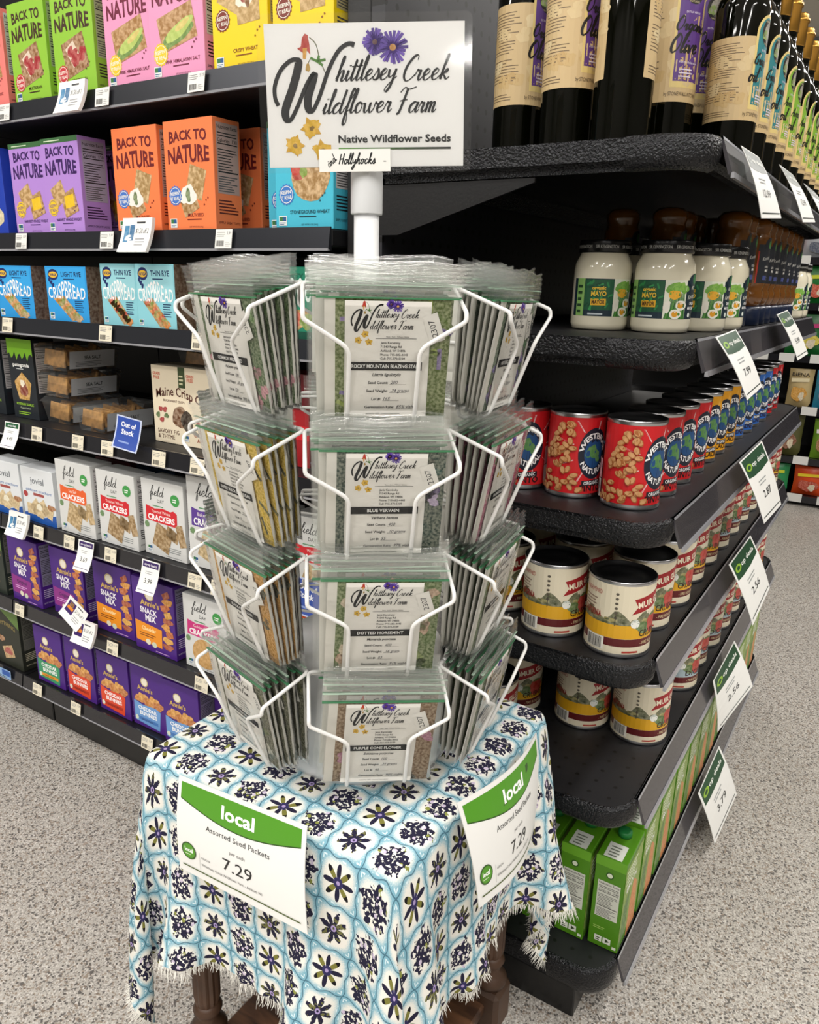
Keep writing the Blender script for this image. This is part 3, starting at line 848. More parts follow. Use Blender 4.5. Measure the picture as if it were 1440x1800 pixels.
# row E
z = LZ['E']
P = proto('cracker_box', .112, .118, .05, '#dfe3e6', jovial, None)
row('E', P, [(-1.592,), (-1.471,)], z, YF, ['small white and blue cracker box over the coupon pad', 'small white and blue cracker box touching the orange banner box'], None)
EF = [('#e8622a', 'Sea Salt', 'flat', -1.345, .150, .0, 'white cracker box with orange banner beside the white and blue boxes'),
      ('#d3202c', 'Toasted Wheat', 'wheat', -1.222, .147, .004, 'white cracker box with red banner next to the orange banner box'),
      ('#d3202c', 'Toasted Wheat', 'wheat', -1.100, .147, .012, 'white cracker box with red banner next to the purple banner box'),
      ('#5c3a94', 'Baked House', 'house', -.982, .170, .016, 'white cracker box with purple banner and long crackers')]
for c, fl, k, x, h_, yo, lb in EF:
    P = proto('cracker_box', .114 if h_ < .16 else .112, h_, .05, '#d9dad8', fday(c, fl, k), side_nutri())
    row('E', P, [(x, yo)], z, YF, lb, None)
for i, x in enumerate((-1.34, -1.21, -1.09)):
    P = proto('cracker_box', .112, .14, .05, ('#8c2430', '#2c4a6e', '#2f3a44')[i], redbox if i == 0 else None)
    row('E', P, [(x, .09)], z, YF, 'dark %s carton behind the banner cracker boxes' % ('red', 'blue', 'grey')[i], None)
P = proto('cracker_box', .1, .14, .05, '#d4d5d2', fday('#d3202c', 'Water', 'flat')); row('E', P, [(-.86, .02), (-.75, .02)], z, YF, 'white cracker box hidden behind the spinner rack', 'white boxes behind the rack')
# row F
z = LZ['F']
P = proto('cracker_box', .1, .15, .05, '#2b332c', everything, side_nutri('#c8c4a8', '#6a6a60'))
row('F', P, [(-1.688,)], z, YF, 'dark olive cracker box left of the purple snack mix', None)
P = proto('snack_box', .114, .152, .045, '#4b2382', snackmix('#8e2d86', 'Original'), side_nutri('#d8c8e8', '#8a84a0'))
row('F', P, [(-1.558,), (-1.418, .01)], z, YF, ['purple snack mix box with magenta panel next to the olive box', 'purple snack mix box with magenta panel behind the coupon card'], None)
P = proto('snack_box', .118, .152, .045, '#4b2382', snackmix('#ee9420', 'Cheddar'), side_nutri('#d8c8e8', '#8a84a0'))
row('F', P, [(-1.270, .012), (-1.136, .002)], z, YF, ['purple snack mix box with orange panel next to the magenta panel boxes', 'purple snack mix box with orange panel under the 3.99 tag'], None)
P = proto('cracker_box', .112, .148, .05, '#d9dad8', fday('#d0317f', 'Golden Round', 'round'), side_nutri())
row('F', P, [(-1.0, .006), (-.872, .006)], z, YF, ['white cracker box with hot pink banner next to the snack mix', 'white cracker box with hot pink banner behind the rack'], None)
# row G
z = LZ['G']
P = proto('cracker_box', .118, .15, .06, '#2c2f26', everything, side_nutri('#c8c4a8', '#6a6a60'))
row('G', P, [(-1.672,)], z, YF, 'dark everything cracker box on the bottom deck', None)
BF = [('#3f9a6c', '#e8992c', -1.508, 'purple bunny cracker box with green panel'), ('#e04a2a', '#b8321c', -1.401, 'purple bunny cracker box with red panel next to the green panel box'),
      ('#e04a2a', '#b8321c', -1.286, 'purple bunny cracker box with red panel next to the blue panel box'), ('#6f9fd8', '#4a7cc0', -1.180, 'purple bunny cracker box with blue panel next to the red panel boxes'),
      ('#6f9fd8', '#4a7cc0', -1.078, 'purple bunny cracker box with blue panel partly under the tablecloth corner')]
pb = {}
for c1, c2, x, lb in BF:
    if c1 not in pb:
        P = proto('bunny_cracker_box', .1, .138, .045, '#4b2382', bunnies((c1, c2), 'baked snacks'), side_nutri('#d8c8e8', '#8a84a0')); pb[c1] = P; o = P
    else: o = dup(pb[c1])
    put(o, x, YF + .0225 + R_.uniform(0, .008), z + LIFT, R_.uniform(-.02, .02)); tag(o, lb, 'box')
for x in (-.97, -.87):
    o = dup(pb['#6f9fd8']); put(o, x, YF + .06, z + LIFT); tag(o, 'purple bunny cracker box beside the patterned tablecloth', 'box', 'bunny boxes by the tablecloth')


# clear cracker trays
def plastic_mat(name, haze, tint, rough=.12, bump=.3, bscale=90, base=.015):
    m = bpy.data.materials.new(name); m.use_nodes = True; nt = m.node_tree; nt.nodes.clear()
    out = nt.nodes.new('ShaderNodeOutputMaterial'); tr = nt.nodes.new('ShaderNodeBsdfTransparent'); gl = nt.nodes.new('ShaderNodeBsdfGlossy'); df = nt.nodes.new('ShaderNodeBsdfDiffuse')
    tr.inputs[0].default_value = (*tint, 1); gl.inputs['Roughness'].default_value = rough; gl.inputs[0].default_value = (1, 1, 1, 1); df.inputs[0].default_value = (.93, .94, .94, 1)
    t = tex(nt, 'ShaderNodeTexNoise', bscale, Detail=3.0); b = nt.nodes.new('ShaderNodeBump'); b.inputs['Strength'].default_value = bump; b.inputs['Distance'].default_value = .002
    nt.links.new(t.outputs[0], b.inputs['Height']); nt.links.new(b.outputs[0], gl.inputs['Normal'])
    fr = nt.nodes.new('ShaderNodeLayerWeight'); fr.inputs[0].default_value = .2; nt.links.new(b.outputs[0], fr.inputs['Normal'])
    m1 = nt.nodes.new('ShaderNodeMixShader'); m1.inputs[0].default_value = haze; nt.links.new(tr.outputs[0], m1.inputs[1]); nt.links.new(df.outputs[0], m1.inputs[2])
    k = N(nt, fr.outputs['Fresnel']) * .8 + base
    m2 = nt.nodes.new('ShaderNodeMixShader'); nt.links.new(k.k, m2.inputs[0]); nt.links.new(m1.outputs[0], m2.inputs[1]); nt.links.new(gl.outputs[0], m2.inputs[2])
    nt.links.new(m2.outputs[0], out.inputs[0])
    return m


TRAY = plastic_mat('clear_tray_plastic', .03, (.95, .96, .95), .08, .05, 20)
BAGM = plastic_mat('zip_bag_plastic', .012, (.992, .996, .993), .10, .6, 80)
HEADM = plastic_mat('zip_bag_header', .05, (.99, .995, .99), .09, .8, 90, .07)


def tray(seed):
    g = random.Random(seed); w, d, h = .088, .13, .052
    t = empty('cracker_tray')
    bm = bmesh.new()
    A = [(-w / 2 * .86, -d / 2 * .9, 0), (w / 2 * .86, -d / 2 * .9, 0), (w / 2 * .86, d / 2 * .9, 0), (-w / 2 * .86, d / 2 * .9, 0)]
    B = [(-w / 2, -d / 2, h * .78), (w / 2, -d / 2, h * .78), (w / 2, d / 2, h * .78), (-w / 2, d / 2, h * .78)]
    L = [(-w / 2 - .004, -d / 2 - .004, h * .80), (w / 2 + .004, -d / 2 - .004, h * .80), (w / 2 + .004, d / 2 + .004, h * .80), (-w / 2 - .004, d / 2 + .004, h * .80)]
    T = [(-w / 2 * .9, -d / 2 * .92, h), (w / 2 * .9, -d / 2 * .92, h), (w / 2 * .9, d / 2 * .92, h), (-w / 2 * .9, d / 2 * .92, h)]
    R4 = [[bm.verts.new(p) for p in q] for q in (A, B, L, T)]
    bm.faces.new(R4[0][::-1]); bm.faces.new(R4[3])
    for q in range(3):
        for i in range(4): bm.faces.new((R4[q][i], R4[q][(i + 1) % 4], R4[q + 1][(i + 1) % 4], R4[q + 1][i]))
    bmobj('clear_shell', bm, TRAY, t)
    # label band over the right side and top
    a = Art(); a.rect(.012, .004, d - .012, h * .74, '#b9bcc0'); a.text('SEA SALT', d * .5, h * .42, h * .13, '#1d1f22', bold=.02, maxw=d * .5); a.lines(d * .2, h * .15, d * .75, h * .36, 4, '#4a4d52', .35)
    a.build('side_label', t, lambda u, v, l: (w / 2 * .86 + (w / 2 * .14) * v / (h * .78) + .0008 + l * EPS, u - d / 2, v))
    cm = mat('cracker_brown', '#b98a4e', .8, noise=.35, nscale=60)
    for i in range(11):
        bm = bmesh.new(); bbox(bm, -.03, -.0025, -.016, .03, .0025, .016, .0008)
        c = bmobj('cracker', bm, cm, t); c.location = (g.uniform(-.006, .006), -d * .40 + i * d * .075, h * .44 + g.uniform(-.003, .003)); c.rotation_euler = (g.uniform(-.35, .2), g.uniform(-.35, .35), g.uniform(-.2, .2))
    return t


TR = tray(3); k = 0
zt = LZ['D'] + LIFT
TP = [(-1.432, YF + .10, 0), (-1.432, YF + .10, 1), (-1.432, YF + .10, 2), (-1.305, YF + .085, 0), (-1.20, YF + .26, 0), (-1.20, YF + .26, 1), (-1.20, YF + .26, 2)]
TL_ = ['clear cracker tray at the bottom of the stack by the black and lime box', 'clear cracker tray in the middle of the stack by the black and lime box', 'clear cracker tray on top of the stack by the black and lime box', 'single clear cracker tray in front beside the stack of trays',
       'clear cracker tray in the shaded stack at the back of the shelf', 'clear cracker tray in the shaded stack at the back of the shelf', 'clear cracker tray in the shaded stack at the back of the shelf']
for (x, y, n), lb in zip(TP, TL_):
    o = TR if k == 0 else dup(TR); k += 1
    put(o, x, y, zt + n * .0535, R_.uniform(-.04, .04)); tag(o, lb, 'cracker tray', 'shaded trays' if 'shaded' in lb else None)


# ------------------------------------------------------------------ price labels and signs on the gondola rails
def tagplane(o, x, z, w, yoff=0., tilt=.16):
    put(o, x, LY - .0078 + yoff, z); o.rotation_euler = (-tilt, 0, 0)


def price_label(w=.034, h=.027, paper='#e9e9e4'):
    bm = bmesh.new(); bbox(bm, -w / 2, -.0004, -h, w / 2, .0002, 0)
    o = bmobj('price_label', bm, paint(paper, .6)); a = Art()
    a.lines(w * .08, h * .62, w * .7, h * .92, 3, '#8a8a88', .35); a.text('5.39', w * .82, h * .72, h * .16, '#55565a', maxw=w * .25); a.bars(w * .1, h * .1, w * .55, h * .4, '#333333'); a.lines(w * .62, h * .1, w * .95, h * .4, 3, '#9a9a98', .3, 8, 0)
    a.build('label_print', o, lambda u, v, l: (u - w / 2, -.0005 - l * EPS, v - h)); return o


PL = price_label(); PLC = price_label(paper='#e6dec8'); used = set()
TAGS = {'A': ([(10, 208), (182, 176), (347, 147)], PL, 'lime and pink cracker boxes'), 'B': ([(40, 432), (190, 428), (395, 423)], PL, 'lavender and orange cracker boxes'),
        'C': ([(15, 573), (187, 584), (352, 600)], PLC, 'crispbread packs'), 'D': ([(67, 767), (138, 776), (190, 785), (280, 797), (348, 812)], PLC, 'clear trays and cream box'),
        'E': ([(70, 942), (124, 959), (196, 979), (344, 1024), (385, 1035), (540, 1080)], PLC, 'white banner cracker boxes'), 'F': ([(36, 1074), (199, 1138), (355, 1197)], PLC, 'purple snack mix boxes'),
        'G': ([(68, 1219), (135, 1250), (260, 1306)], PLC, 'purple bunny boxes on the bottom deck')}
for k, (ps, pr, what) in TAGS.items():
    for p in ps:
        o = pr if pr.name not in used else dup(pr); used.add(pr.name)
        x = at_y(p[0], p[1], LY - .008)[0]
        tagplane(o, x, LZ[k] + .0015, .034)
        tag(o, 'small paper price label in the rail under the ' + what, 'price label', 'price labels under the ' + what)


def bent_paper(name, w, h, bend, paper, art, rough=.6, th=.0006, n=8):
    """hanging sheet, top edge at origin, width along x, face to -y, bottom swings out by bend"""
    f = lambda u, v, l=0: (u - w / 2, -bend * ((h - v) / h) ** 2 - .0002 - l * EPSB - th, v - h)
    V = []; F = []
    for i in range(n + 1):
        v = h * i / n
        for u in (0, w):
            x, y, z_ = f(u, v); V.append((x, y + .0001, z_)); V.append((x, y + .0001 + th, z_))
    for i in range(n):
        a = 4 * i; b = 4 * i + 4
        F += [(a, a + 2, b + 2, b), (a + 1, b + 1, b + 3, a + 3), (a, b, b + 1, a + 1), (a + 2, a + 3, b + 3, b + 2)]
    F += [(0, 1, 3, 2), (4 * n, 4 * n + 2, 4 * n + 3, 4 * n + 1)]
    o = mesh(name, V, F, paint(paper, rough))
    if art: a = Art(); art(a, w, h); a.build('printed_face', o, f, cutsv=arange(0, h, n - 1))
    return o


def pad_art(seed, purple=False):
    def f(a, w, h):
        if purple: a.rect(w * .08, h * .3, w * .45, h * .85, '#3a1f66'); a.rect(w * .12, h * .45, w * .41, h * .6, '#e08a2c'); a.rect(w * .16, h * .62, w * .36, h * .8, '#8a5a2a', .5)
        else: a.rect(w * .1, h * .3, w * .26, h * .78, '#2f86b8', .3); a.rect(w * .28, h * .34, w * .44, h * .8, '#2a6fa0', .3); a.blob(w * .27, h * .42, w * .1, h * .1, '#e9f0f2', seed, .2)
        a.text('$1.50 off 2', w * .7, h * .55, h * .15, '#5a5c60', maxw=w * .42, shear=.15); a.lines(w * .52, h * .2, w * .92, h * .46, 3, '#8f9194', .3, seed); a.lines(w * .5, h * .84, w * .9, h * .92, 1, '#3a3c40', .6, seed, 0)
    return f


PADS = [('A', (125, 172), .066, .05, False, .0, 'white coupon pad clipped below the lime green boxes'), ('B', (240, 415), .07, .054, False, .0, 'white coupon pad clipped below the front orange boxes'),
        ('E', (31, 923), .066, .05, False, .0, 'white coupon pad clipped below the white and blue boxes'), ('F', (148, 1113), .066, .048, True, .0, 'white coupon pad with purple picture below the cheddar snack boxes'),
        ('F', (133, 1084), .062, .046, True, .5, 'tilted coupon card stuck behind the purple-picture coupon pad')]
for k, p, w, h_, pu, rot, lb in PADS:
    o = bent_paper('coupon_pad', w, h_, .012, '#f1f1ee', pad_art(3, pu), th=.006 if not rot else .001)
    pt = at_y(p[0], p[1], LY - .02); o.location = (pt.x, LY - .0095 if not rot else LY - .0085, pt.z + h_ / 2); o.rotation_euler = (-.12, rot, 0)
    tag(o, lb, 'coupon pad')


def sale_art(bar, head, price):
    def f(a, w, h):
        a.rect(w * .06, h * .78, w * .94, h * .96, bar); a.text(head, w * .5, h * .83, h * .08, '#f0eef4', maxw=w * .75, bold=.02); a.lines(w * .25, h * .58, w * .75, h * .7, 2, '#a8aaac', .35); a.text(price, w * .5, h * .3, h * .15, '#2c2e30', maxw=w * .6); a.rect(w * .06, h * .08, w * .94, h * .095, '#3a1f66', dl=0)
    return f


SALE = [('E', (150, 950), .046, .058, '#3a2463', 'co-op basics', '3.69', 'purple headed 3.69 sale tag hanging below the orange banner box'), ('E', (264, 985), .048, .06, '#3a2463', 'co-op basics', '3.99', 'purple headed 3.99 sale tag hanging below the red banner boxes'),
        ('D', (20, 745), .048, .052, '#1f5a36', 'co-op deals', '4.49', 'hanging sale tag with green header on the tray shelf'), ('E', (551, 1040), .04, .055, '#3a2463', 'co-op basics', '3.99', 'purple headed price tag seen through the wire rack')]
for k, p, w, h_, c, hd, pr, lb in SALE:
    o = bent_paper('sale_tag', w, h_, .014, '#f2f2ef', sale_art(c, hd, pr)); x = at_y(p[0], p[1], LY - .012)[0]
    o.location = (x, LY - .0095, LZ[k] + .002); o.rotation_euler = (-.12, 0, R_.uniform(-.05, .05)); tag(o, lb, 'sale tag')


def oos_art(a, w, h):
    a.rect(w * .05, h * .04, w * .95, h * .96, '#2f4fa8'); a.text('Out of', w * .5, h * .68, h * .15, '#f4f5fa', maxw=w * .75, bold=.03); a.text('Stock', w * .5, h * .46, h * .15, '#f4f5fa', maxw=w * .7, bold=.03); a.lines(w * .2, h * .2, w * .8, h * .3, 1, '#8aa0d8', .5)


for k, p, lb in (('D', (220, 735), 'blue Out of Stock sign clipped beside the clear trays'), ('E', (537, 1022), 'blue Out of Stock sign seen through the wire rack')):
    o = bent_paper('out_of_stock_sign', .058, .058, .01, '#c8d2ec', oos_art); pt = at_y(p[0], p[1], LY - .02)
    o.location = (pt.x, LY - .0105, pt.z); o.rotation_euler = (-.05, .12, .12); tag(o, lb, 'sign')
o = bent_paper('shelf_talker', .032, .03, .003, '#e05a22', lambda a, w, h: (a.rect(w * .1, h * .1, w * .9, h * .9, '#d9481c'), a.ell(w * .5, h * .5, w * .2, h * .2, '#f2e2c8'))); pt = at_y(538, 1072, LY - .02); o.location = (pt.x, LY - .012, pt.z + .012); tag(o, 'small orange shelf card below the Out of Stock sign behind the rack', 'shelf card')
o = bent_paper('shelf_talker', .05, .022, .001, '#8fb0d8', lambda a, w, h: (a.rect(w * .3, h * .3, w * .95, h * .9, '#2f5aa8'), a.lines(w * .05, h * .1, w * .95, h * .25, 1, '#2a4a2a', .5))); x = at_y(8, 1180, LY - .01)[0]; o.location = (x, LY - .0095, LZ['G'] + .001); tag(o, 'pale blue shelf card in the bottom rail of the cut-off section', 'shelf card')

# ------------------------------------------------------------------ endcap goods
TIN = mat('tin_plate', '#b7b8bb', .28, 1.)


def can(name, r, h, art):
    prof = [(r * .9, 0), (r * .99, .0), (r, .0015), (r, .0035), (r * .982, .005), (r * .982, h - .0055), (r, h - .0035), (r, h - .0004), (r * .97, h), (r * .945, h - .0005), (r * .93, h - .004), (r * .6, h - .0046), (r * .58, h - .0036), (r * .01, h - .0036)]
    V, F = lathe(prof, 36); o = mesh(name, V, F, TIN, None, True)
    a = Art(); rr = r * .982; c = 2 * math.pi * rr
    art(a, c, h); a.build('paper_label', o, wrap(rr), cuts=arange(-c / 2, c / 2, 35))
    return o


def westbrae(bg, bean, name, dark=False):
    def f(a, c, h):
        lo, hi = h * .055, h * .945
        a.rect(-c / 2, lo, c / 2, hi, bg)
        g = random.Random(11)
        for k in range(26):
            an = k * .7; a.stroke([(.0 + .03 * math.cos(an), h * .55 + .03 * math.sin(an)), (.05 * math.cos(an), h * .55 + min(.05 * math.sin(an), h * .36))], '#ffffff' if not dark else '#fbe08a', .0003, .0003, 0, uni=True)
        a.ell(0, h * .53, .0225, .034, '#1b2233', 30); a.ell(0, h * .53, .0145, .019, '#1d4f86', 24); a.blob(-.003, h * .55, .008, .01, '#4f8f4a', 3, .2, .3); a.blob(.005, h * .5, .005, .007, '#4f8f4a', 5, .2, .3)
        W = lambda rr, sg: (lambda x, y: ((rr + sg * y) * math.sin(x / rr), sg * (rr + sg * y) * math.cos(x / rr) * 1.28))
        a.text('WESTBRAE', 0, h * .53, .0058, '#ffffff', w=.046, bold=.03, warp=W(.0158, 1)); a.text('NATURAL', 0, h * .53, .0058, '#ffffff', w=.040, bold=.03, warp=lambda x, y: ((.0215 - y) * math.sin(x / .0185), -(.0215 - y) * math.cos(x / .0185) * 1.28), dl=0)
        a.quad(0, h * .185, .030, .0072, '#20202a', 0.06); a.text('ORGANIC', 0, h * .165, .0048, '#ffffff', w=.024, bold=.02, rot=.06)
        a.text(name, 0, h * .085, .0085, '#2a1416', w=.034, bold=.03)
        for k in range(64):
            t = g.random(); yy = lo + .004 + (hi - lo - .012) * t ** 1.25; wd = .021 * (1 - t) + .011
            x = -.047 + g.uniform(-wd, wd) - .004 * math.sin(t * 5); rt = g.uniform(0, 3.1)
            a.ell(x, yy, .0056, .0036, bean[1], 8, rt, .0); a.ell(x - .0004, yy + .0005, .0047, .0028, bean[0], 8, rt, .25)
        a.rect(-.1005, h * .3, -.079, h * .52, '#ecaab0' if not dark else '#f6dfa0'); a.lines(-.099, h * .31, -.081, h * .5, 11, '#7a3a40', .35, 4)
        a.rect(-.1005, lo + .003, -.079, h * .29, '#f0efec'); a.bars(-.0985, lo + .005, -.081, h * .27)
        a.quad(-.087, h * .72, .018, .004, '#20202a', -.3)
    return f


def muir(band, name):
    def f(a, c, h):
        lo, hi = h * .05, h * .95
        a.rect(-c / 2, lo, c / 2, hi, '#e6ddc4'); a.rect(-c / 2, lo + .010, c / 2, lo + .021, '#5e1519'); a.rect(-c / 2, lo + .0212, c / 2, lo + .040, band)
        g = random.Random(4)
        P = [(-c / 2, lo + .040)] + [(-c / 2 + c * i / 50, lo + .052 + .006 * math.sin(i * .9) + g.uniform(-.002, .002)) for i in range(51)] + [(c / 2, lo + .040)]
        a.poly(P, '#5c6440', .6)
        for i in range(16): a.blob(-c / 2 + c * (i + .5) / 16, lo + .046, .008, .003, ('#7e7a4a', '#a29a5c', '#44502e')[i % 3], i, .5, dl=0)
        # ribbon
        a.poly([(-.032, h * .58), (.03, h * .72), (.034, h * .92), (-.030, h * .78), (-.024, h * .68)], '#9e1b22'); a.text('MUIR GLEN', .002, h * .70, .0085, '#f3ead2', w=.052, bold=.03, rot=.16)
        a.text('ORGANIC', .004, h * .60, .005, '#f6efdc', w=.026, bold=.02, rot=.16); a.ell(.006, h * .44, .014, .0145, '#b8281f', 22, noise=.25); a.blob(.006, h * .555, .007, .0022, '#4f7a3a', 3, .2); a.blob(-.014, h * .40, .010, .008, '#55783c', 5, .5)
        a.ell(-.026, h * .46, .0062, .0062, '#eef0ea', 18); a.rect(-.0305, h * .46, -.0215, h * .47, '#3a6a5a'); a.text('USDA', -.026, h * .485, .003, '#3a6a5a', dl=0)
        a.text(name, .004, lo + .0245, .0095, '#2b1a14', w=.046, bold=.02); a.text('- FIRE ROASTED -', .004, lo + .013, .0045, '#efdcae', w=.04)
        a.text('VINE-RIPENED', -.088, h * .80, .0058, '#b5473c', w=.032); a.text('CALIFORNIA', -.088, h * .50, .0085, '#9e1b22', w=.034, bold=.02); a.lines(-.104, h * .6, -.074, h * .76, 4, '#8a6a5a', .3)
        for k in range(6): a.ell(-.052, h * .84 - k * .0065, .0022, .0018, '#5a5348', 8, dl=0)
        a.rect(-.0525, h * .42, -.0515, h * .56, '#3f3c34')
        a.rect(-.0915, lo + .003, -.064, lo + .021, '#efece2'); a.bars(-.089, lo + .004, -.0665, lo + .0195)
        a.lines(-.04, lo + .002, -.01, lo + .007, 1, '#b5473c', .5)
    return f


CANH = .113
c_red = can('bean_can', .0375, CANH, westbrae('#d51f26', ('#d9a067', '#b06a38'), 'PINTO'))
c_yel = can('bean_can', .0375, CANH, westbrae('#f0a91c', ('#2c2320', '#16110f'), 'BLACK', True))
c_blu = can('bean_can', .0375, CANH, westbrae('#2f6fc8', ('#7c2a26', '#4e1614'), 'KIDNEY'))
GL_CAN = {'r': ('red pinto bean can', c_red), 'y': ('yellow black bean can', c_yel), 'b': ('blue kidney bean can', c_blu)}
seq = ['r', 'r', 'r', 'r', 'y', 'y', 'y', 'b', 'b', 'b', 'b', 'r', 'r']
first = set()


def nth(i): return ('first', 'second', 'third', 'fourth', 'fifth', 'sixth', 'seventh', 'eighth', 'ninth', 'tenth', 'eleventh', 'twelfth', 'thirteenth', 'fourteenth', 'fifteenth', 'sixteenth')[i]


z = SZ[2] + LIFT


def drop(proto, key, x, y, z, rz, label, cat, group=None):
    o = proto if key not in first else dup(proto); first.add(key)
    put(o, x, y, z, rz); tag(o, label, cat, group); return o


for colm, x in enumerate((-.272, -.352, -.43)):
    for i, k in enumerate(seq):
        if colm and i > 0: continue
        y = .968 + i * .0845 + (.012 if colm else 0) + R_.uniform(-.003, .003) + (.01 if i > 10 else 0)
        if colm == 2: y -= .004
        lb = GL_CAN[k][0] + (' nearest the shelf corner, its beans facing out' if (i, colm) == (0, 0) else ' beside the corner can, its round logo half showing' if (i, colm) == (0, 1) else ' in the front row, %s can from the rounded corner' % nth(i) if colm == 0 else ' at the back, half hidden by the wire rack')
        drop(GL_CAN[k][1], k, x + R_.uniform(-.002, .002), y, z, R_.uniform(-.06, .06) + (-.34 if i == 0 else -.45) + (.0 if colm == 0 else -.18 if colm == 1 else -.5), lb, 'can')
tm = can('tomato_can', .0435, .104, muir('#e0a91e', 'CRUSHED')); tg = can('tomato_can', .0435, .104, muir('#a9bcc4', 'DICED'))
z = SZ[3] + LIFT
T4 = [(-.262, .946, 'y'), (-.357, .953, 'y'), (-.262, 1.046, 'y'), (-.357, 1.062, 'y'), (-.452, .99, 'y'), (-.452, 1.10, 'y'), (-.258, 1.15, 'y'), (-.262, 1.262, 'y'), (-.262, 1.365, 'y'), (-.36, 1.165, 'y'), (-.262, 1.468, 'g'), (-.262, 1.57, 'g'), (-.262, 1.672, 'g'), (-.262, 1.774, 'g'), (-.262, 1.876, 'y'), (-.262, 1.978, 'y'), (-.262, 2.078, 'y')]
T5 = [(-.255, 1.10, 'y'), (-.345, 1.09, 'y'), (-.45, .96, 'y'), (-.455, 1.07, 'y'), (-.255, 1.30, 'g'), (-.26, 1.40, 'g'), (-.256, 1.50, 'g'), (-.256, 1.60, 'g'), (-.256, 1.70, 'g'), (-.256, 1.80, 'y'), (-.256, 1.90, 'y'), (-.256, 2.0, 'y'), (-.36, 1.32, 'g')]
for lev, TT in ((3, T4), (4, T5)):
    z = SZ[lev] + LIFT; nm = 'shelf under the red bean cans' if lev == 3 else 'shelf above the green cartons'
    for i, (x, y, k) in enumerate(TT):
        if i == 0: lb = 'yellow banded tomato can at the corner of the ' + nm
        elif i == 1: lb = 'yellow banded tomato can beside the corner can, ' + nm
        elif x > -.3: lb = ('yellow' if k == 'y' else 'grey-blue') + ' banded tomato can, %s along the rail of the ' % nth(i - 1) + nm
        else: lb = 'tomato can at the back of the ' + nm
        drop(tm if k == 'y' else tg, 't' + k, x, y, z, R_.uniform(-.08, .08) + (-.16 if i < 2 else -.36), lb, 'can', lb + 's' if x < -.3 and i > 1 else None)


# bottles of oil
GLASS = mat('dark_green_bottle_glass', '#040501', .05, 0, spec=.45)
GOLD = mat('gold_cap_foil', '#b98a3c', .3, .85); BLKCAP = mat('black_cap', '#15120f', .35)


def oil_bottle(name, arch_c, words, cap, r, z0, z1, sh, ht):
    prof = [(r * .8, 0), (r * .96, .0008), (r, .005), (r, sh), (r * .95, sh + .010), (r * .8, sh + .021), (r * .55, sh + .032), (r * .42, sh + .041), (r * .38, sh + .052), (r * .37, ht - .044), (r * .4, ht - .043), (r * .3, ht - .0425)]
    V, F = lathe(prof, 36); o = mesh(name, V, F, GLASS, None, True)
    cp = [(r * .43, ht - .047), (r * .44, ht - .046), (r * .44, ht - .014), (r * .5, ht - .013), (r * .5, ht - .008), (r * .42, ht - .007), (r * .42, ht - .0018), (r * .36, ht)]
    V, F = lathe(cp, 24); mesh('cap', V, F, cap, o, True)
    a = Art(); c = 2 * math.pi * r; k = (z1 - z0) / .092; H_ = z1 - z0
    a.rect(-c * .44, z0, c * .34, z1, '#cdb385'); g = random.Random(2)
    for q in range(30): a.blob(g.uniform(-c * .4, c * .3), g.uniform(z0 + .01, z1 - .01), .009, .008, g.choice(('#c2a26c', '#dbc79c', '#c9ac78', '#d6bf91')), q, .0, .3, dl=0 if q else 1)
    a.lines(-c * .41, z0 + H_ * .52, -c * .17, z1 - H_ * .06, 15, '#6f5c44', .3, 3); a.lines(-c * .41, z0 + H_ * .24, -c * .17, z0 + H_ * .48, 8, '#6f5c44', .3, 5, 0); a.lines(-c * .41, z0 + H_ * .05, -c * .2, z0 + H_ * .13, 3, '#6f5c44', .35, 6, 0)
    def archp(w, b, t):
        return [(-w, b), (w, b), (w, t)] + [(w * math.cos(math.pi * i / 12), t + w * math.sin(math.pi * i / 12)) for i in range(1, 12)] + [(-w, t)]
    a.poly(archp(.0215, z0 + H_ * .14, z1 + .004), '#e0c983'); a.poly(archp(.0182, z0 + H_ * .2, z1 + .004), arch_c)
    a.ell(0, z1 + .006, .0135, .0145, '#2a2622', 24); a.ell(0, z1 + .006, .0095, .0102, '#8f8a80', 22, noise=.5); a.blob(-.006, z1 + .003, .005, .006, '#7f9a4a', 3, .3); a.text('NAPA VALLEY', 0, z1 + .0165, .0021, '#d8c9a0', maxw=.018); a.text('NATURALS', 0, z1 - .0068, .0021, '#d8c9a0', maxw=.014, dl=0)
    a.text('EXTRA VIRGIN', 0, z0 + H_ * .84, .0024, '#e8dcf0', maxw=.02)
    a.script(words[0], -.021, z0 + H_ * .68, .0056 * k, '#17120f', .2, .36, .3, .02); a.script(words[1], -.026, z0 + H_ * .47, .0074 * k, '#17120f', .2, .36, .3, .02)
    a.text('From the Mediterranean', 0, z0 + H_ * .37, .0028, '#f0e6f6', maxw=.026, shear=.2); a.lines(-.012, z0 + H_ * .24, .012, z0 + H_ * .34, 3, '#e6dcf0', .35, 3, 0)
    a.text('by STONEWALL KITCHEN', -.004, z0 + H_ * .06, .0042, '#4a3a2a', maxw=.046)
    a.build('paper_label', o, wrap(r), cuts=arange(-c / 2, c / 2, 31), m=PRINT)
    return o


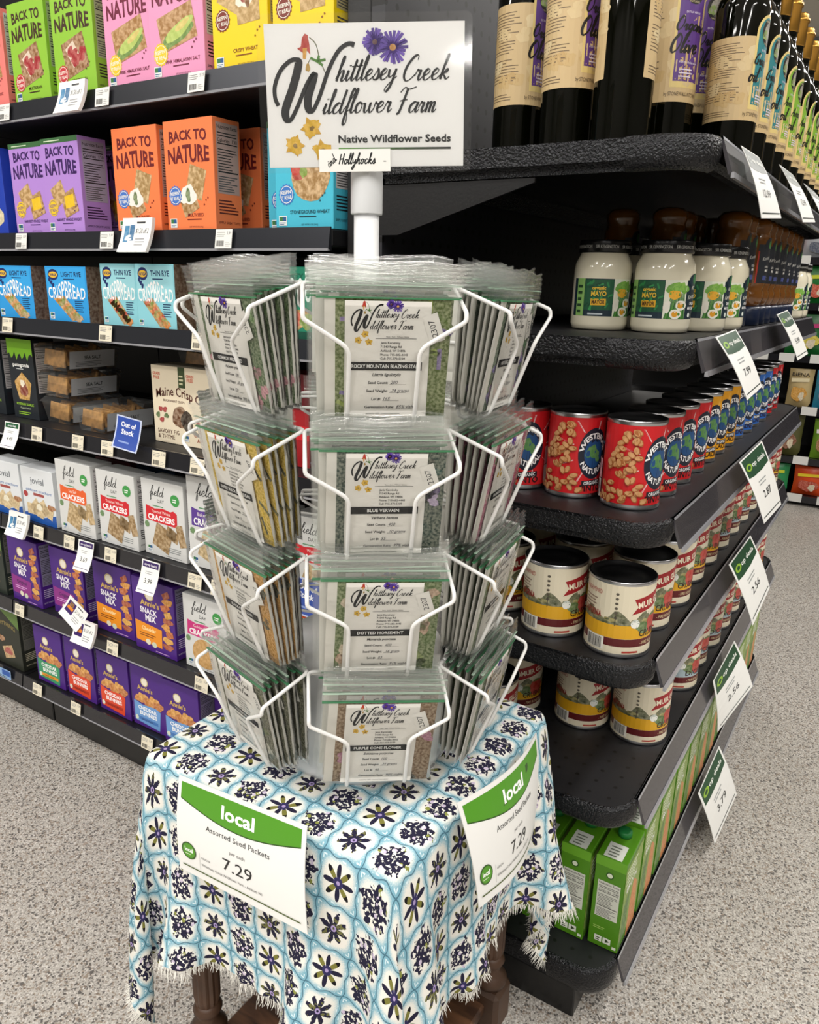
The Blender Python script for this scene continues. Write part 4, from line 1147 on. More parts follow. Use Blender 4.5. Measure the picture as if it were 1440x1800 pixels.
b_ol = oil_bottle('oil_bottle', '#5d3a86', ('Organic', 'Olive'), BLKCAP, .033, .066, .180, .208, .310)
b_gr = oil_bottle('oil_bottle', '#2c7f86', ('Grapeseed', 'oil'), GOLD, .0318, .045, .136, .168, .275)
b_av = oil_bottle('oil_bottle', '#7fae34', ('Avocado', 'oil'), GOLD, .0318, .045, .136, .168, .275)
z = SZ[0] + LIFT
BO = [(-.487, 1.02, -.12, 'olive oil bottle with purple arch label beside the pegboard panel'), (-.395, .965, -.2, 'olive oil bottle with purple arch label, second from the pegboard panel'),
      (-.322, .945, 2.15, 'olive oil bottle turned to show the dark gap between its label edges'), (-.312, 1.085, -.62, 'olive oil bottle turned with its purple arch label facing out'),
      (-.304, 1.16, -.62, 'olive oil bottle with purple arch behind the outward facing one'), (-.300, 1.24, .5, 'olive oil bottle showing only its cream back label')]
for x, y, rz, lb in BO: drop(b_ol, 'ol', x, y, z, rz, lb, 'bottle')
for i in range(12):
    y = 1.115 + i * .083; k = 'gr' if i < 3 else 'av'
    lb = nth(i if i < 3 else i - 3) + (' teal label grapeseed oil bottle along the rail, counted from the rounded corner' if k == 'gr' else ' green label avocado oil bottle along the rail, counted from the teal bottles')
    drop(b_gr if k == 'gr' else b_av, k, -.2395, y, z, R_.uniform(-.08, .08), lb, 'bottle')
for i in (0, 1, 6, 7):
    y = 1.345 + i * .083
    drop(b_av if i > 2 else b_gr, 'av' if i > 2 else 'gr', -.315 - .002 * (i % 2), y, z, R_.uniform(-.08, .08), 'gold capped oil bottle in the second row behind the front bottles', 'bottle', 'second row oil bottles')
for i, (x, y) in enumerate(((-.40, 1.06), (-.49, 1.11), (-.385, 1.15), (-.46, 1.2))):
    drop(b_ol, 'ol', x, y, z, .15, 'olive oil bottle half hidden behind the near olive oil bottles', 'bottle', 'rear olive oil bottles')


# mayonnaise jars and squeeze bottles
CREAM = mat('mayonnaise_in_glass', '#efe8cf', .12, 0, coat=.8); LIDM = mat('jar_lid', '#17181a', .25, .3)


def mayo():
    r = .0385; prof = [(r * .82, 0), (r * .94, .001), (r, .008), (r, .076), (r * .97, .086), (r * .84, .096), (r * .8, .100), (r * .8, .103)]
    V, F = lathe(prof, 36); o = mesh('mayonnaise_jar', V, F, CREAM, None, True)
    V, F = lathe([(r * .86, .099), (r * .88, .1), (r * .88, .113), (r * .86, .115), (r * .80, .1152), (r * .79, .1145)], 36); lid = mesh('lid', V, F, LIDM, o, True)
    a = Art(); c = 2 * math.pi * r * .88
    for k in range(6): a.text('SIR KENSINGTON', -c / 2 + c * (k + .5) / 6, .1045, .004, '#c9c9c4', maxw=.03, dl=0 if k else 1)
    a.build('lid_print', lid, wrap(r * .88), cuts=arange(-c / 2, c / 2, 30))
    a = Art(); c = 2 * math.pi * r; z0, z1 = .018, .066
    a.rect(-c * .44, z0, c * .36, z1, '#1b2f3c')
    a.rect(-.1, z0, -.087, z1, '#8fc06a'); a.rect(-.0865, z0 + .008, -.048, z1 - .001, '#1d5a3a'); g = random.Random(8)
    for k in range(22): a.quad(g.uniform(-.085, -.05), g.uniform(z0 + .01, z1 - .004), .007, .0022, g.choice(('#2f8a4c', '#3a9a54', '#164a30')), g.uniform(0, 3), 0, dl=0 if k else 1)
    a.text('organic', -.067, z0 + .034, .0048, '#f2c63a', maxw=.018, bold=.03); a.text('MAYO', -.067, z0 + .026, .0062, '#f2c63a', maxw=.02, bold=.03, dl=0); a.rect(-.077, z0 + .014, -.057, z0 + .0225, '#e8b22c'); a.text('MAYOR', -.067, z0 + .0158, .0052, '#4a2a10', w=.017, bold=.03)
    a.lines(-.08, z0 + .002, -.052, z0 + .006, 1, '#c8d2d6', .5); a.lines(-.098, z0 + .004, -.089, z1 - .004, 5, '#2b4a2e', .45, 3, 0)
    a.rect(-.0475, z0, -.017, z1, '#e9ecd8')
    for k in range(16): a.poly([(-.046 + .0018 * k, z0), (-.044 + .0018 * k, z0), (-.028 + .0012 * (k - 8), z0 + .032), (-.0288 + .0012 * (k - 8), z0 + .032)], ('#3f7d34', '#5d9a3e', '#2f6530')[k % 3], dl=0 if k else 1)
    for k in range(5): a.blob(-.04 + .005 * k, z0 + .037 + .003 * (k % 2), .006, .006, ('#6fae3c', '#86bf4a')[k % 2], k, .2, .3, dl=0 if k else 1)
    a.blob(-.034, z0 + .030, .008, .006, '#eeb02c', 4, .1, .1)
    for x, y in ((-.024, z0 + .017), (-.031, z0 + .006)): a.blob(x, y, .008, .0065, '#f6f3e6', 4, .0, .06); a.ell(x - .001, y, .0042, .0038, '#e9a42a', 14)
    a.blob(-.043, z0 + .015, .005, .007, '#f2efe0', 6, .1, .2)
    a.ell(0, z1, .014, .009, '#1b2f3c', 22); a.ell(0, z1 + .002, .0055, .0065, '#2f7a44', 18)
    a.script('Sir', -.01, z0 + .037, .0048, '#e6e6da', .12, .2, .3, .02); a.text('Kensington\'s', 0, z0 + .027, .0054, '#e6e6da', maxw=.027, shear=.3, rot=.2); a.text('ORGANIC', 0, z0 + .018, .0035, '#ffffff', maxw=.018, bold=.02); a.text('MAYONNAISE', 0, z0 + .012, .0035, '#ffffff', maxw=.024, bold=.02, dl=0); a.ell(-.008, z0 + .005, .003, .003, '#dfe8e0', 12, dl=0)
    a.build('paper_label', o, wrap(r), cuts=arange(-c / 2, c / 2, 31))
    return o


AMBER = mat('amber_sauce', '#6e4212', .14, 0, coat=.7); NAVY = mat('navy_cap', '#17233d', .3)


def squeeze():
    o = empty('squeeze_bottle'); r = .0262
    prof = [(r * .80, .0305), (r * .9, .036), (r, .044), (r, .052), (r * .9, .058), (r, .066), (r, .135), (r * .93, .142), (r * .88, .147), (r * .96, .154), (r * .96, .162), (r * .7, .169), (r * .3, .1705)]
    V, F = lathe(prof, 30); mesh('bottle_body', V, F, AMBER, o, True)
    V, F = lathe([(r * .9, 0), (r * .95, .001), (r * .95, .026), (r * .86, .0305)], 30); mesh('cap', V, F, NAVY, o, True)
    a = Art(); c = 2 * math.pi * r; a.rect(-.026, .068, .026, .128, '#20242c'); a.ell(0, .128, .015, .011, '#20242c', 20); a.ell(0, .128, .006, .0065, '#4f8a4a', 16); a.rect(-.026, .068, -.0235, .118, '#b8341f', dl=0)
    a.text("Kensington's", 0, .106, .0055, '#c9c9c4', maxw=.034, shear=.3, rot=.2); a.text('ORGANIC', 0, .092, .0035, '#e8e6e0', maxw=.02); a.text('MAYO', 0, .086, .0042, '#e8e6e0', maxw=.02, bold=.02, dl=0); a.rect(-.012, .073, -.001, .080, '#46508a'); a.lines(.002, .073, .014, .08, 2, '#a8a8a4', .4, dl=0)
    a.build('paper_label', o, wrap(r), cuts=arange(-c / 2, c / 2, 25)); return o


mj = mayo(); sq = squeeze(); z = SZ[1] + LIFT
MJ = [(-.287, 1.075, -.02, 'mayonnaise jar at the shelf corner with leaves and eggs on its label'), (-.3665, 1.062, .42, 'mayonnaise jar beside the corner jar, its dark green panel facing out'),
      (-.258, 1.158, 0, 'mayonnaise jar directly behind the corner jar'), (-.250, 1.242, 0, 'mayonnaise jar second behind the corner jar, next to the amber bottles'), (-.362, 1.148, 0, 'mayonnaise jar hidden behind the dark panel jar'), (-.245, 1.925, 0, 'first mayonnaise jar past the amber squeeze bottles'), (-.245, 2.01, 0, 'second mayonnaise jar past the amber squeeze bottles')]
for x, y, rz, lb in MJ: drop(mj, 'mj', x, y, z, rz, lb, 'jar')
SQ = [(-.255, 1.315), (-.255, 1.373), (-.244, 1.435), (-.244, 1.495), (-.244, 1.555), (-.242, 1.62), (-.242, 1.69), (-.242, 1.76), (-.242, 1.83), (-.33, 1.23), (-.33, 1.29), (-.40, 1.23), (-.33, 1.36), (-.31, 1.43)]
for i, (x, y) in enumerate(SQ):
    lb = nth(i) + ' amber squeeze bottle on its navy cap along the rail, counted from the jars' if x > -.29 else 'amber squeeze bottle in the shade behind the mayonnaise jars'
    drop(sq, 'sq', x, y, z, R_.uniform(-.1, .1), lb, 'bottle', None if x > -.29 else 'rear squeeze bottles')


# broth cartons
def broth():
    w, d, h = .045, .088, .158; o = empty('broth_carton')
    bm = bmesh.new(); bbox(bm, -w / 2, -d / 2, 0, w / 2, d / 2, h, .0009); bmobj('carton_body', bm, paint('#508a18', .38), o)
    a = Art(); a.rect(0, h * .9, w, h, '#6aa828'); a.nutri(w * .14, h * .34, w * .88, h * .74, '#d5d8cc'); a.lines(w * .14, h * .20, w * .6, h * .24, 2, '#a8cf6c', .35); a.ell(w * .5, h * .82, w * .13, h * .035, '#2f5a1c', 16); a.ell(w * .5, h * .82, w * .09, h * .025, '#dfe8cf', 14)
    a.rect(w * .22, h * .06, w * .46, h * .125, '#e8ecdf'); a.rect(w * .5, h * .06, w * .76, h * .125, '#e8ecdf', dl=0); a.star(w * .63, h * .093, w * .09, '#3a4a2a', 3, .5); a.lines(w * .26, h * .07, w * .43, h * .115, 2, '#3a4a2a', .5, dl=0); a.rect(w * .82, h * .03, w * .95, h * .06, '#e8ecdf', dl=0)
    a.build('side_print', o, front(w, d))
    a = Art(); a.rect(0, h * .12, d, h * .93, '#86a838', .35); a.poly([(d * .45, 0), (d * .95, 0), (d * .85, h * .5), (d * .6, h * .62), (d * .5, h * .4)], '#d98a4a', .25); a.lines(d * .1, h * .72, d * .8, h * .9, 4, '#eef4e0', .4); a.poly([(d * .05, h * .1), (d * .35, h * .1), (d * .4, h * .6), (d * .1, h * .5)], '#4c7f22', .4); a.text('BROTH', d * .45, h * .62, h * .07, '#ffffff', maxw=d * .7, bold=.02)
    a.build('front_print', o, right(w, d))
    a = Art(); a.rect(w * .2, d * .03, w * .8, d * .42, '#d8dcd2'); a.lines(w * .3, d * .08, w * .7, d * .38, 4, '#6a7464', .4); a.build('top_print', o, topf(w, d, h))
    V, F = lathe([(.0095, .1), (.0105, h), (.0105, h + .008), (.009, h + .0095), (.001, h + .0096)], 18); c = mesh('spout_cap', [(x, y + d * .2, max(zz, h)) for x, y, zz in V], F, paint('#1f7a3c'), o, True)
    return o


bc = broth(); z = SZ[5] + LIFT; k = 0
for i in range(12):
    for j, x in enumerate((-.2305, -.2815, -.334, -.387, -.44)):
        if j > 0 and i > 0: continue
        y = .98 + i * .0955 + (-.004 * j)
        lb = nth(i) + ' green broth carton along the rail from the corner, carrot side showing' if j == 0 and i else 'green broth carton at the shelf corner with a dark green spout cap' if j == 0 else nth(j) + ' green broth carton from the corner in the file beside the tablecloth'
        drop(bc, 'bc', x, y, z, R_.uniform(-.015, .015), lb, 'carton')


# hanging sale tags on the endcap rails
def hang_tag(top, bot, price, label, pale=False, group=None):
    """paper tag from its two top pixels on the rail, bottom pixels at the same depth along the rail"""
    A = at_x(*top[0], -.190); B = at_x(*top[1], -.190); C_ = at_y(*bot[0], A.y + .002); D = at_y(*bot[1], B.y + .002)
    L = (A - C_).length; W = (B - A).length
    mid = (A + B) / 2; t = tag(empty('hanging_sale_tag', mid), label, 'hang tag', group)
    def f(u, v, l, off=0.):
        s = u / W; q = 1 - v / L
        lo = C_.lerp(D, s); hi = A.lerp(B, s); p = hi.lerp(lo, q); n = (B - A).cross(A - C_).normalized()
        if n.x < 0: n = -n
        return tuple(p + n * (.003 * math.sin(q * math.pi) + .0006 + l * EPSB + off) - mid)
    n = 8; nu = 6; V = []; F = []
    for o_ in (-.00005, -.0006):
        for i in range(n + 1):
            for j in range(nu + 1): V.append(f(W * j / nu, L * i / n, 0, o_))
    m = (n + 1) * (nu + 1)
    for i in range(n):
        for j in range(nu):
            a = i * (nu + 1) + j; F += [(a, a + 1, a + nu + 2), (a, a + nu + 2, a + nu + 1), (m + a, m + a + nu + 1, m + a + nu + 2), (m + a, m + a + nu + 2, m + a + 1)]
    mesh('paper', V, F, paint('#eeeeea', .55), t)
    a = Art(); hd = '#1f4a2e' if not pale else '#7c8280'; w, h = W, L
    a.poly([(w * .05, h * .70), (w * .25, h * .675), (w * .6, h * .67), (w * .95, h * .70), (w * .95, h * .98), (w * .05, h * .98)], hd)
    a.ell(w * .2, h * .83, w * .11, h * .055, '#8fb83a' if not pale else '#a5aba6', 18); a.ell(w * .2, h * .83, w * .055, h * .028, hd, 14); a.text('op deals', w * .60, h * .80, h * .07, '#f4f6f0', w=w * .56, bold=.02)
    a.lines(w * .3, h * .5, w * .7, h * .6, 2, '#9fa2a2', .35); a.text(price, w * .5, h * .3, h * .11, '#2b2d2e', w=w * .36); a.rect(w * .06, h * .06, w * .94, h * .075, '#26302a', dl=0)
    a.build('printed_face', t, lambda u, v, l: f(u, v, l * 2.5), cuts=arange(0, w, nu - 1), cutsv=arange(0, h, n - 1)); return t


HT = [([(1257, 593), (1293, 579)], [(1313, 704), (1339, 680)], '7.99', 'green headed hanging tag reading 7.99 below the mayonnaise jars'), ([(1365, 553), (1384, 545)], [(1402, 634), (1420, 622)], '5.99', 'green headed hanging tag reading 5.99 below the far mayonnaise jars'),
      ([(1299, 813), (1339, 775)], [(1343, 921), (1373, 887)], '2.87', 'green headed hanging tag reading 2.87 below the bean cans'), ([(1281, 993), (1319, 941)], [(1323, 1100), (1353, 1033)], '2.56', 'green headed hanging tag reading 2.56 on the rail of the upper tomato can shelf'),
      ([(1253, 1198), (1291, 1126)], [(1261, 1287), (1323, 1206)], '2.56', 'green headed hanging tag reading 2.56 on the rail of the lower tomato can shelf'), ([(1227, 1395), (1264, 1311)], [(1256, 1484), (1295, 1396)], '3.79', 'green headed hanging tag reading 3.79 below the broth cartons')]
for tp, bt, pr, lb in HT: hang_tag(tp, bt, pr, lb)
for tp, bt in (([(1302, 256), (1333, 276)], [(1338, 384), (1373, 384)]), ([(1369, 289), (1393, 307)], [(1411, 391), (1433, 391)]), ([(1412, 322), (1432, 338)], [(1448, 396), (1466, 396)])):
    hang_tag(tp, bt, '12.99', 'grey headed hanging tag on the rail under the oil bottles', True, 'tags under the oil bottles')

# ------------------------------------------------------------------ background aisle
BGY = 4.3
bg = tag(empty('background_shelving', (0, BGY + .2, 0)), 'black shelving with snack pouches standing in the next aisle', 'shelving')
local(box('back_panel', -1.4, BGY + .4, 0, 1.2, BGY + .42, 2.0, BLK), bg); local(box('kick_plate', -1.4, BGY + .03, 0, 1.2, BGY + .05, .03, BLK), bg)
BZ = [H + v for v in (.16, -.05, -.30, -.555, -.805, -1.0)]
for z in BZ:
    s_ = local(box('shelf', -1.4, BGY, z - .02, 1.2, BGY + .399, z, BLK), bg)
    c = box('price_rail', -1.4, BGY - .012, z - .03, 1.2, BGY - .0005, z + .004, DARKR); c.parent = s_
    for x in (-.62, -.50, -.36, -.22):
        c = box('shelf_label', x - .035, BGY - .0145, z - .03, x + .035, BGY - .0123, z + .012, paint('#e6e6e2')); c.parent = s_


def pouch(col, w, h, band, fig, txt=None):
    n = 9; V = []; F = []
    for sd in (1, -1):
        for j in range(n + 1):
            for i in range(n + 1):
                u, v = i / n, j / n; t = (math.sin(math.pi * u) ** .6) * (math.sin(math.pi * min(1, v * .92)) ** .5) * .03
                V.append(((u - .5) * w * (1 - .05 * math.sin(math.pi * v)), -sd * t - .0, v * h))
    k = (n + 1) ** 2
    for j in range(n):
        for i in range(n):
            a = j * (n + 1) + i; F.append((a, a + 1, a + n + 2, a + n + 1)); F.append((k + a, k + a + n + 1, k + a + n + 2, k + a + 1))
    o = mesh('snack_pouch', V, F, paint(col, .3), None, True)
    a = Art(); a.quad(w * .5, h * .72, w * .7, h * .1, band, .06); a.blob(w * .5, h * .36, w * .28, h * .2, fig, 4, .5); a.blob(w * .62, h * .3, w * .12, h * .1, '#e9dcc0', 6, .4)
    if txt: a.text(txt, w * .5, h * .82, h * .09, '#2b2418', w=w * .7, bold=.02)
    a.build('pouch_print', o, lambda u, v, l: (u - w / 2, -.0335 - l * .0002, v)); return o


BP = [(0, '#d8442a', '#c9ccd0', '#a8401c', .16, .13, 'orange and silver snack pouch on the upper background shelf'), (0, '#b9bcc2', '#26408a', '#3a4a6a', .15, .14, 'silver snack pouch on the upper background shelf'),
      (1, '#1f7a34', '#d9e23a', '#d8492a', .2, .175, 'large green snack pouch with yellow band in the background'), (2, '#1c6b30', '#c23a78', '#e0d23a', .19, .2, 'green snack pouch with magenta print in the background'),
      (3, '#cdb682', '#f0e3bc', '#e0a02a', .115, .19, 'tan snack pouch with dark lettering in the background'), (3, '#3a9fc4', '#e8f0f2', '#2a6a8a', .115, .19, 'light blue snack pouch beside the tan one'),
      (4, '#5a5a30', '#3f4424', '#8a4a2a', .13, .22, 'olive brown snack pouch in the background'), (4, '#7fae34', '#f2f2ea', '#a8743c', .12, .2, 'bright green and white snack pouch in the background'),
      (5, '#2f9a5c', '#d9e23a', '#4a7a44', .14, .15, 'mint green snack bag on the lowest background shelf'), (5, '#e2501f', '#f0d22c', '#c23a1c', .15, .15, 'orange snack bag with yellow band on the lowest background shelf')]
BX = {0: (-.62, -.44), 1: (-.42,), 2: (-.43,), 3: (-.424, -.30), 4: (-.44, -.27), 5: (-.475, -.31)}
cnt = {}
for lv, c, b, fg, w, h_, lb in BP:
    i = cnt.get(lv, 0); cnt[lv] = i + 1
    o = pouch(c, w, min(h_, .235), b, fg, 'BIENA' if 'tan' in lb and 'beside' not in lb else None); put(o, BX[lv][i], BGY + .05, BZ[lv] + LIFT); tag(o, lb, 'pouch')


# ------------------------------------------------------------------ small wooden table
TX, TY, TA, TZ = -.479, .655, .173, .53
WOOD = mat('dark_turned_wood', '#4a3222', .5, noise=.35, nscale=14)


def wood_grain():
    m, nt, p = newmat('worn_walnut_top')
    t = nt.nodes.new('ShaderNodeTexCoord'); mp = nt.nodes.new('ShaderNodeMapping'); mp.inputs['Scale'].default_value = (5, 26, 5); nt.links.new(t.outputs['Object'], mp.inputs[0])
    n1 = tex(nt, 'ShaderNodeTexNoise', 2.2, mp.outputs[0], Detail=6.0, Distortion=.8); n2 = tex(nt, 'ShaderNodeTexNoise', 9)
    k = mix(nt, N(nt, n1.outputs[0]).step(.3, .7), lin('#38251a'), lin('#6b4a33')); k = mix(nt, N(nt, n2.outputs[0]).step(.5, .75) * .4, k, lin('#2a1b13'))
    nt.links.new(k.k, p.inputs['Base Color']); p.inputs['Roughness'].default_value = .45
    return m


WTOP = wood_grain()
tb = tag(empty('side_table', (TX, TY, 0)), 'small dark wooden side table with turned fluted legs under the patterned cloth', 'table')
rc = .032; pts = [(sx * (TA - rc) + rc * math.cos(math.radians(b + 15 * i)), sy * (TA - rc) + rc * math.sin(math.radians(b + 15 * i))) for sx, sy, b in ((1, 1, 0), (-1, 1, 90), (-1, -1, 180), (1, -1, 270)) for i in range(7)]
bm = bmesh.new(); prism(bm, [(x * .95, y * .95) for x, y in pts], 'z', TZ - .022, TZ); bmobj('tabletop', bm, WTOP, tb)
bm = bmesh.new(); bbox(bm, -TA + .03, -TA + .03, TZ - .075, TA - .03, TA - .03, TZ - .0225); bmobj('apron', bm, WOOD, tb)
lp = TA - .037
for sx in (-1, 1):
    for sy in (-1, 1):
        prof = [(.0001, 0), (.014, 0), (.017, .012), (.012, .025), (.020, .035), (.020, .04)]
        V, F = lathe(prof, 16)
        leg = mesh('leg', V, F, WOOD, tb, True); leg.location = (sx * lp, sy * lp, 0)
        bm = bmesh.new(); bbox(bm, -.0235, -.0235, .04, .0235, .0235, .108, .006); bmobj('leg_block', bm, WOOD, leg)
        V, F = lathe([(.014, .108), (.022, .110), (.024, .118), (.019, .127), (.013, .134), (.0165, .144), (.019, .149), (.0165, .154), (.015, .158)], 20); mesh('leg_turning', V, F, WOOD, leg, True)
        V = []; F = []; ns = 48
        for zz, r0 in ((.158, .0150), (.168, .0172), (.32, .0185), (.42, .0175), (TZ - .076, .016)):
            for i in range(ns):
                a = 2 * math.pi * i / ns; r = r0 * (1 - .10 * (.5 + .5 * math.cos(12 * a))); V.append((r * math.cos(a), r * math.sin(a), zz))
        for j in range(4):
            for i in range(ns): F.append((j * ns + i, j * ns + (i + 1) % ns, (j + 1) * ns + (i + 1) % ns, (j + 1) * ns + i))
        mesh('fluted_column', V, F, WOOD, leg)
bm = bmesh.new(); bbox(bm, -lp - .004, -lp - .004, .07, lp + .004, lp + .004, .088, .003); bmobj('lower_shelf', bm, WTOP, tb)


# ------------------------------------------------------------------ patterned tablecloth, draped with a small cloth solver
def cloth_grid(n=76, size=.775, rot=math.radians(0), ox=0., oy=0., steps=420):
    g = np.random.default_rng(5)
    u = np.linspace(-size / 2, size / 2, n); U, Vv = np.meshgrid(u, u, indexing='ij')
    c, s = math.cos(rot), math.sin(rot)
    X = np.stack([U * c - Vv * s + ox, U * s + Vv * c + oy, np.full_like(U, .0035)], -1)
    L = size / (n - 1); A = TA + .006
    pin = (np.abs(X[..., 0]) < A - .004) & (np.abs(X[..., 1]) < A - .004)
    W = np.where(pin, 0., 1.)[..., None]
    ph = 2.2 * np.sin(U * 38 + 1.3) + 1.7 * np.sin(Vv * 33 + .4) + g.normal(0, .4, U.shape)
    X[..., 2] += np.where(pin, 0, .0012 * ph)
    P0 = X.copy(); gz = np.array([0, 0, -9.8]); dt = 1 / 90.

    def con(a, b, wa, wb, d, k):
        D = b - a; l = np.sqrt((D * D).sum(-1, keepdims=True)) + 1e-9; ws = wa + wb + 1e-9
        q = D * (k * (l - d) / l / ws); a += q * wa; b -= q * wb

    def conmin(a, b, wa, wb, d, k):
        D = b - a; l = np.sqrt((D * D).sum(-1, keepdims=True)) + 1e-9; ws = wa + wb + 1e-9
        e = np.minimum(l - d, 0); q = D * (k * e / l / ws); a += q * wa; b -= q * wb
    out = np.sign(X[..., :2])
    for it in range(steps):
        vel = (X - P0) * (.985 if it < steps * .7 else .93); P0 = X.copy()
        X = X + vel * W + gz * dt * dt * W * .5
        # slight stiffness pushing the corners outwards
        for sub in range(7):
            for o in (0, 1):
                con(X[o:n - 1:2], X[o + 1::2][:X[o:n - 1:2].shape[0]], W[o:n - 1:2], W[o + 1::2][:X[o:n - 1:2].shape[0]], L, 1.)
                con(X[:, o:n - 1:2], X[:, o + 1::2][:, :X[:, o:n - 1:2].shape[1]], W[:, o:n - 1:2], W[:, o + 1::2][:, :X[:, o:n - 1:2].shape[1]], L, 1.)
                sa = X[o:n - 1:2, :-1]; m = sa.shape[0]
                con(sa, X[o + 1::2, 1:][:m], W[o:n - 1:2, :-1], W[o + 1::2, 1:][:m], L * 1.41421, .25)
                sb = X[o:n - 1:2, 1:]
                con(sb, X[o + 1::2, :-1][:m], W[o:n - 1:2, 1:], W[o + 1::2, :-1][:m], L * 1.41421, .25)
            for st_, kk in ((3, .16), (6, .06)):
                conmin(X[:-st_], X[st_:], W[:-st_], W[st_:], L * st_ * .90, kk); conmin(X[:, :-st_], X[:, st_:], W[:, :-st_], W[:, st_:], L * st_ * .90, kk)
            # table collision
            ax = A - np.abs(X[..., 0]); ay = A - np.abs(X[..., 1])
            ins = (ax > 0) & (ay > 0) & (X[..., 2] < .0025) & (~pin)
            dz = .0025 - X[..., 2]
            toz = ins & (dz <= ax) & (dz <= ay); X[..., 2] = np.where(toz, .0025, X[..., 2])
            tox = ins & ~toz & (ax <= ay); X[..., 0] = np.where(tox, np.sign(X[..., 0]) * A, X[..., 0])
            toy = ins & ~toz & ~tox; X[..., 1] = np.where(toy, np.sign(X[..., 1]) * A, X[..., 1])
            X[..., 1] = np.minimum(X[..., 1], .87 - TY)          # shelving behind
    for q in range(3):
        Y = X.copy(); Y[1:-1, 1:-1] = .5 * X[1:-1, 1:-1] + .125 * (X[:-2, 1:-1] + X[2:, 1:-1] + X[1:-1, :-2] + X[1:-1, 2:]); X = np.where(W > 0, Y, X)
    return X, U, Vv


def cloth_mat():
    m, nt, p = newmat('floral_block_print_cloth')
    uv = nt.nodes.new('ShaderNodeUVMap'); uv.uv_map = 'UVMap'
    nz = tex(nt, 'ShaderNodeTexNoise', 60, uv.outputs[0], Detail=2.0)
    sp = nt.nodes.new('ShaderNodeSeparateXYZ'); nt.links.new(uv.outputs[0], sp.inputs[0])
    pit = .0445
    u = N(nt, sp.outputs[0]) / pit + 40.; v = N(nt, sp.outputs[1]) / pit + 40.
    iv = v.m('FLOOR'); iu = u.m('FLOOR')
    w = (N(nt, nz.outputs[0]) - .5)
    fu = u.m('FRACT') - .5; fv = v.m('FRACT') - .5
    r = (fu * fu + fv * fv).m('SQRT'); th = fv.m('ARCTAN2', fu)
    # border band
    e = fu.m('ABSOLUTE').m('MAXIMUM', fv.m('ABSOLUTE')) + w * .05
    edge = (fu.m('ABSOLUTE') * fu.m('ABSOLUTE') * fu.m('ABSOLUTE') * fu.m('ABSOLUTE') + fv.m('ABSOLUTE') * fv.m('ABSOLUTE') * fv.m('ABSOLUTE') * fv.m('ABSOLUTE')).m('POWER', .25) + w * .10
    fine = tex(nt, 'ShaderNodeTexNoise', 900, uv.outputs[0]); fn = N(nt, fine.outputs[0])
    white = lin('#e9e7df')
    k = mix(nt, (edge + (fn - .5) * .16).step(.34, .49) * .9, white, lin('#8fbccb'))
    k = mix(nt, (edge + (fn - .5) * .10).step(.43, .52) * .7, k, lin('#6ba3b8'))
    # squiggle vine along the border centre
    def squig(a, b, ph):
        d = ((a - (b * 12.566).m('SINE') * .035).m('ABSOLUTE'))
        return d
    au = (u + .5).m('FRACT') - .5; av = (v + .5).m('FRACT') - .5
    d1 = squig(au, v, 0).m('MINIMUM', squig(av, u, 0))
    k = mix(nt, d1.lt(.013) * .75, k, lin('#2d5266'))
    d2 = (au + (v * 12.566).m('SINE') * .05).m('ABSOLUTE').m('MINIMUM', (av + (u * 12.566).m('SINE') * .05).m('ABSOLUTE'))
    dots = ((u * 6).m('FRACT') - .5).m('ABSOLUTE').m('MAXIMUM', ((v * 6).m('FRACT') - .5).m('ABSOLUTE'))
    k = mix(nt, d2.lt(.02) * dots.lt(.3) * .8, k, lin('#dfeef2'))
    # motif A: star flower
    par = (iu + iv * 2.).m('MODULO', 4.)
    c4 = (th * 4.).m('COSINE'); ac = c4.m('ABSOLUTE')
    wob = w * .10
    rA = ac.m('POWER', 1.35) * .30 + .10 + wob
    ink = lin('#26243a'); olive = lin('#7c7a3c'); lil = lin('#a795c4')
    inA = r.lt(rA) * r.lt(.42)
    tip = (r + w * .2).gt(.30)
    cA = mix(nt, c4.gt(0), olive, ink)
    cA = mix(nt, c4.lt(0) * tip, cA, lin('#1c1a1c'))
    cA = mix(nt, (r + wob).lt(.13), cA, lin('#34305a')); cA = mix(nt, r.lt(.045), cA, lil)
    # motif B: bouquet
    vo = tex(nt, 'ShaderNodeTexVoronoi', 150, uv.outputs[0]); vc = nt.nodes.new('ShaderNodeSeparateColor'); nt.links.new(vo.outputs['Color'], vc.inputs[0])
    n2 = tex(nt, 'ShaderNodeTexNoise', 270, uv.outputs[0], Detail=2.0); b2 = N(nt, n2.outputs[0])
    rB = ((th * 5.).m('SINE') * .05 + (th * 9. + 1.).m('SINE') * .04 + .36) + (b2 - .5) * .34
    inB = r.lt(rB) * ((b2 + N(nt, vc.outputs[1]) * .10).gt(.475))
    cB = mix(nt, N(nt, vc.outputs[0]).gt(.58), ink, lin('#c9bdd2')); cB = mix(nt, N(nt, vc.outputs[0]).gt(.86), cB, lin('#8a9048'))
    cB = mix(nt, N(nt, vo.outputs['Distance']).gt(.42), cB, ink)
    isA = par.lt(.5); isA2 = (par - 2.).m('ABSOLUTE').lt(.5)
    # motif C: dense star of leaves
    c8 = ((th * 4. + .78).m('COSINE')).m('ABSOLUTE'); rC = c8.m('POWER', 1.1) * .24 + .12 + (b2 - .5) * .26
    inC = r.lt(rC); cC = mix(nt, (b2 + w).gt(.58), ink, lin('#6f6f44')); cC = mix(nt, (r - .05).m('ABSOLUTE').lt(.02), cC, lil)
    km = mix(nt, inB, k, cB)
    ka = mix(nt, inA, k, cA); kc = mix(nt, inC, k, cC)
    kk = mix(nt, isA, km, ka); kk = mix(nt, isA2, kk, kc)
    nt.links.new(kk.k, p.inputs['Base Color']); p.inputs['Roughness'].default_value = .85; p.inputs['Specular IOR Level'].default_value = .15
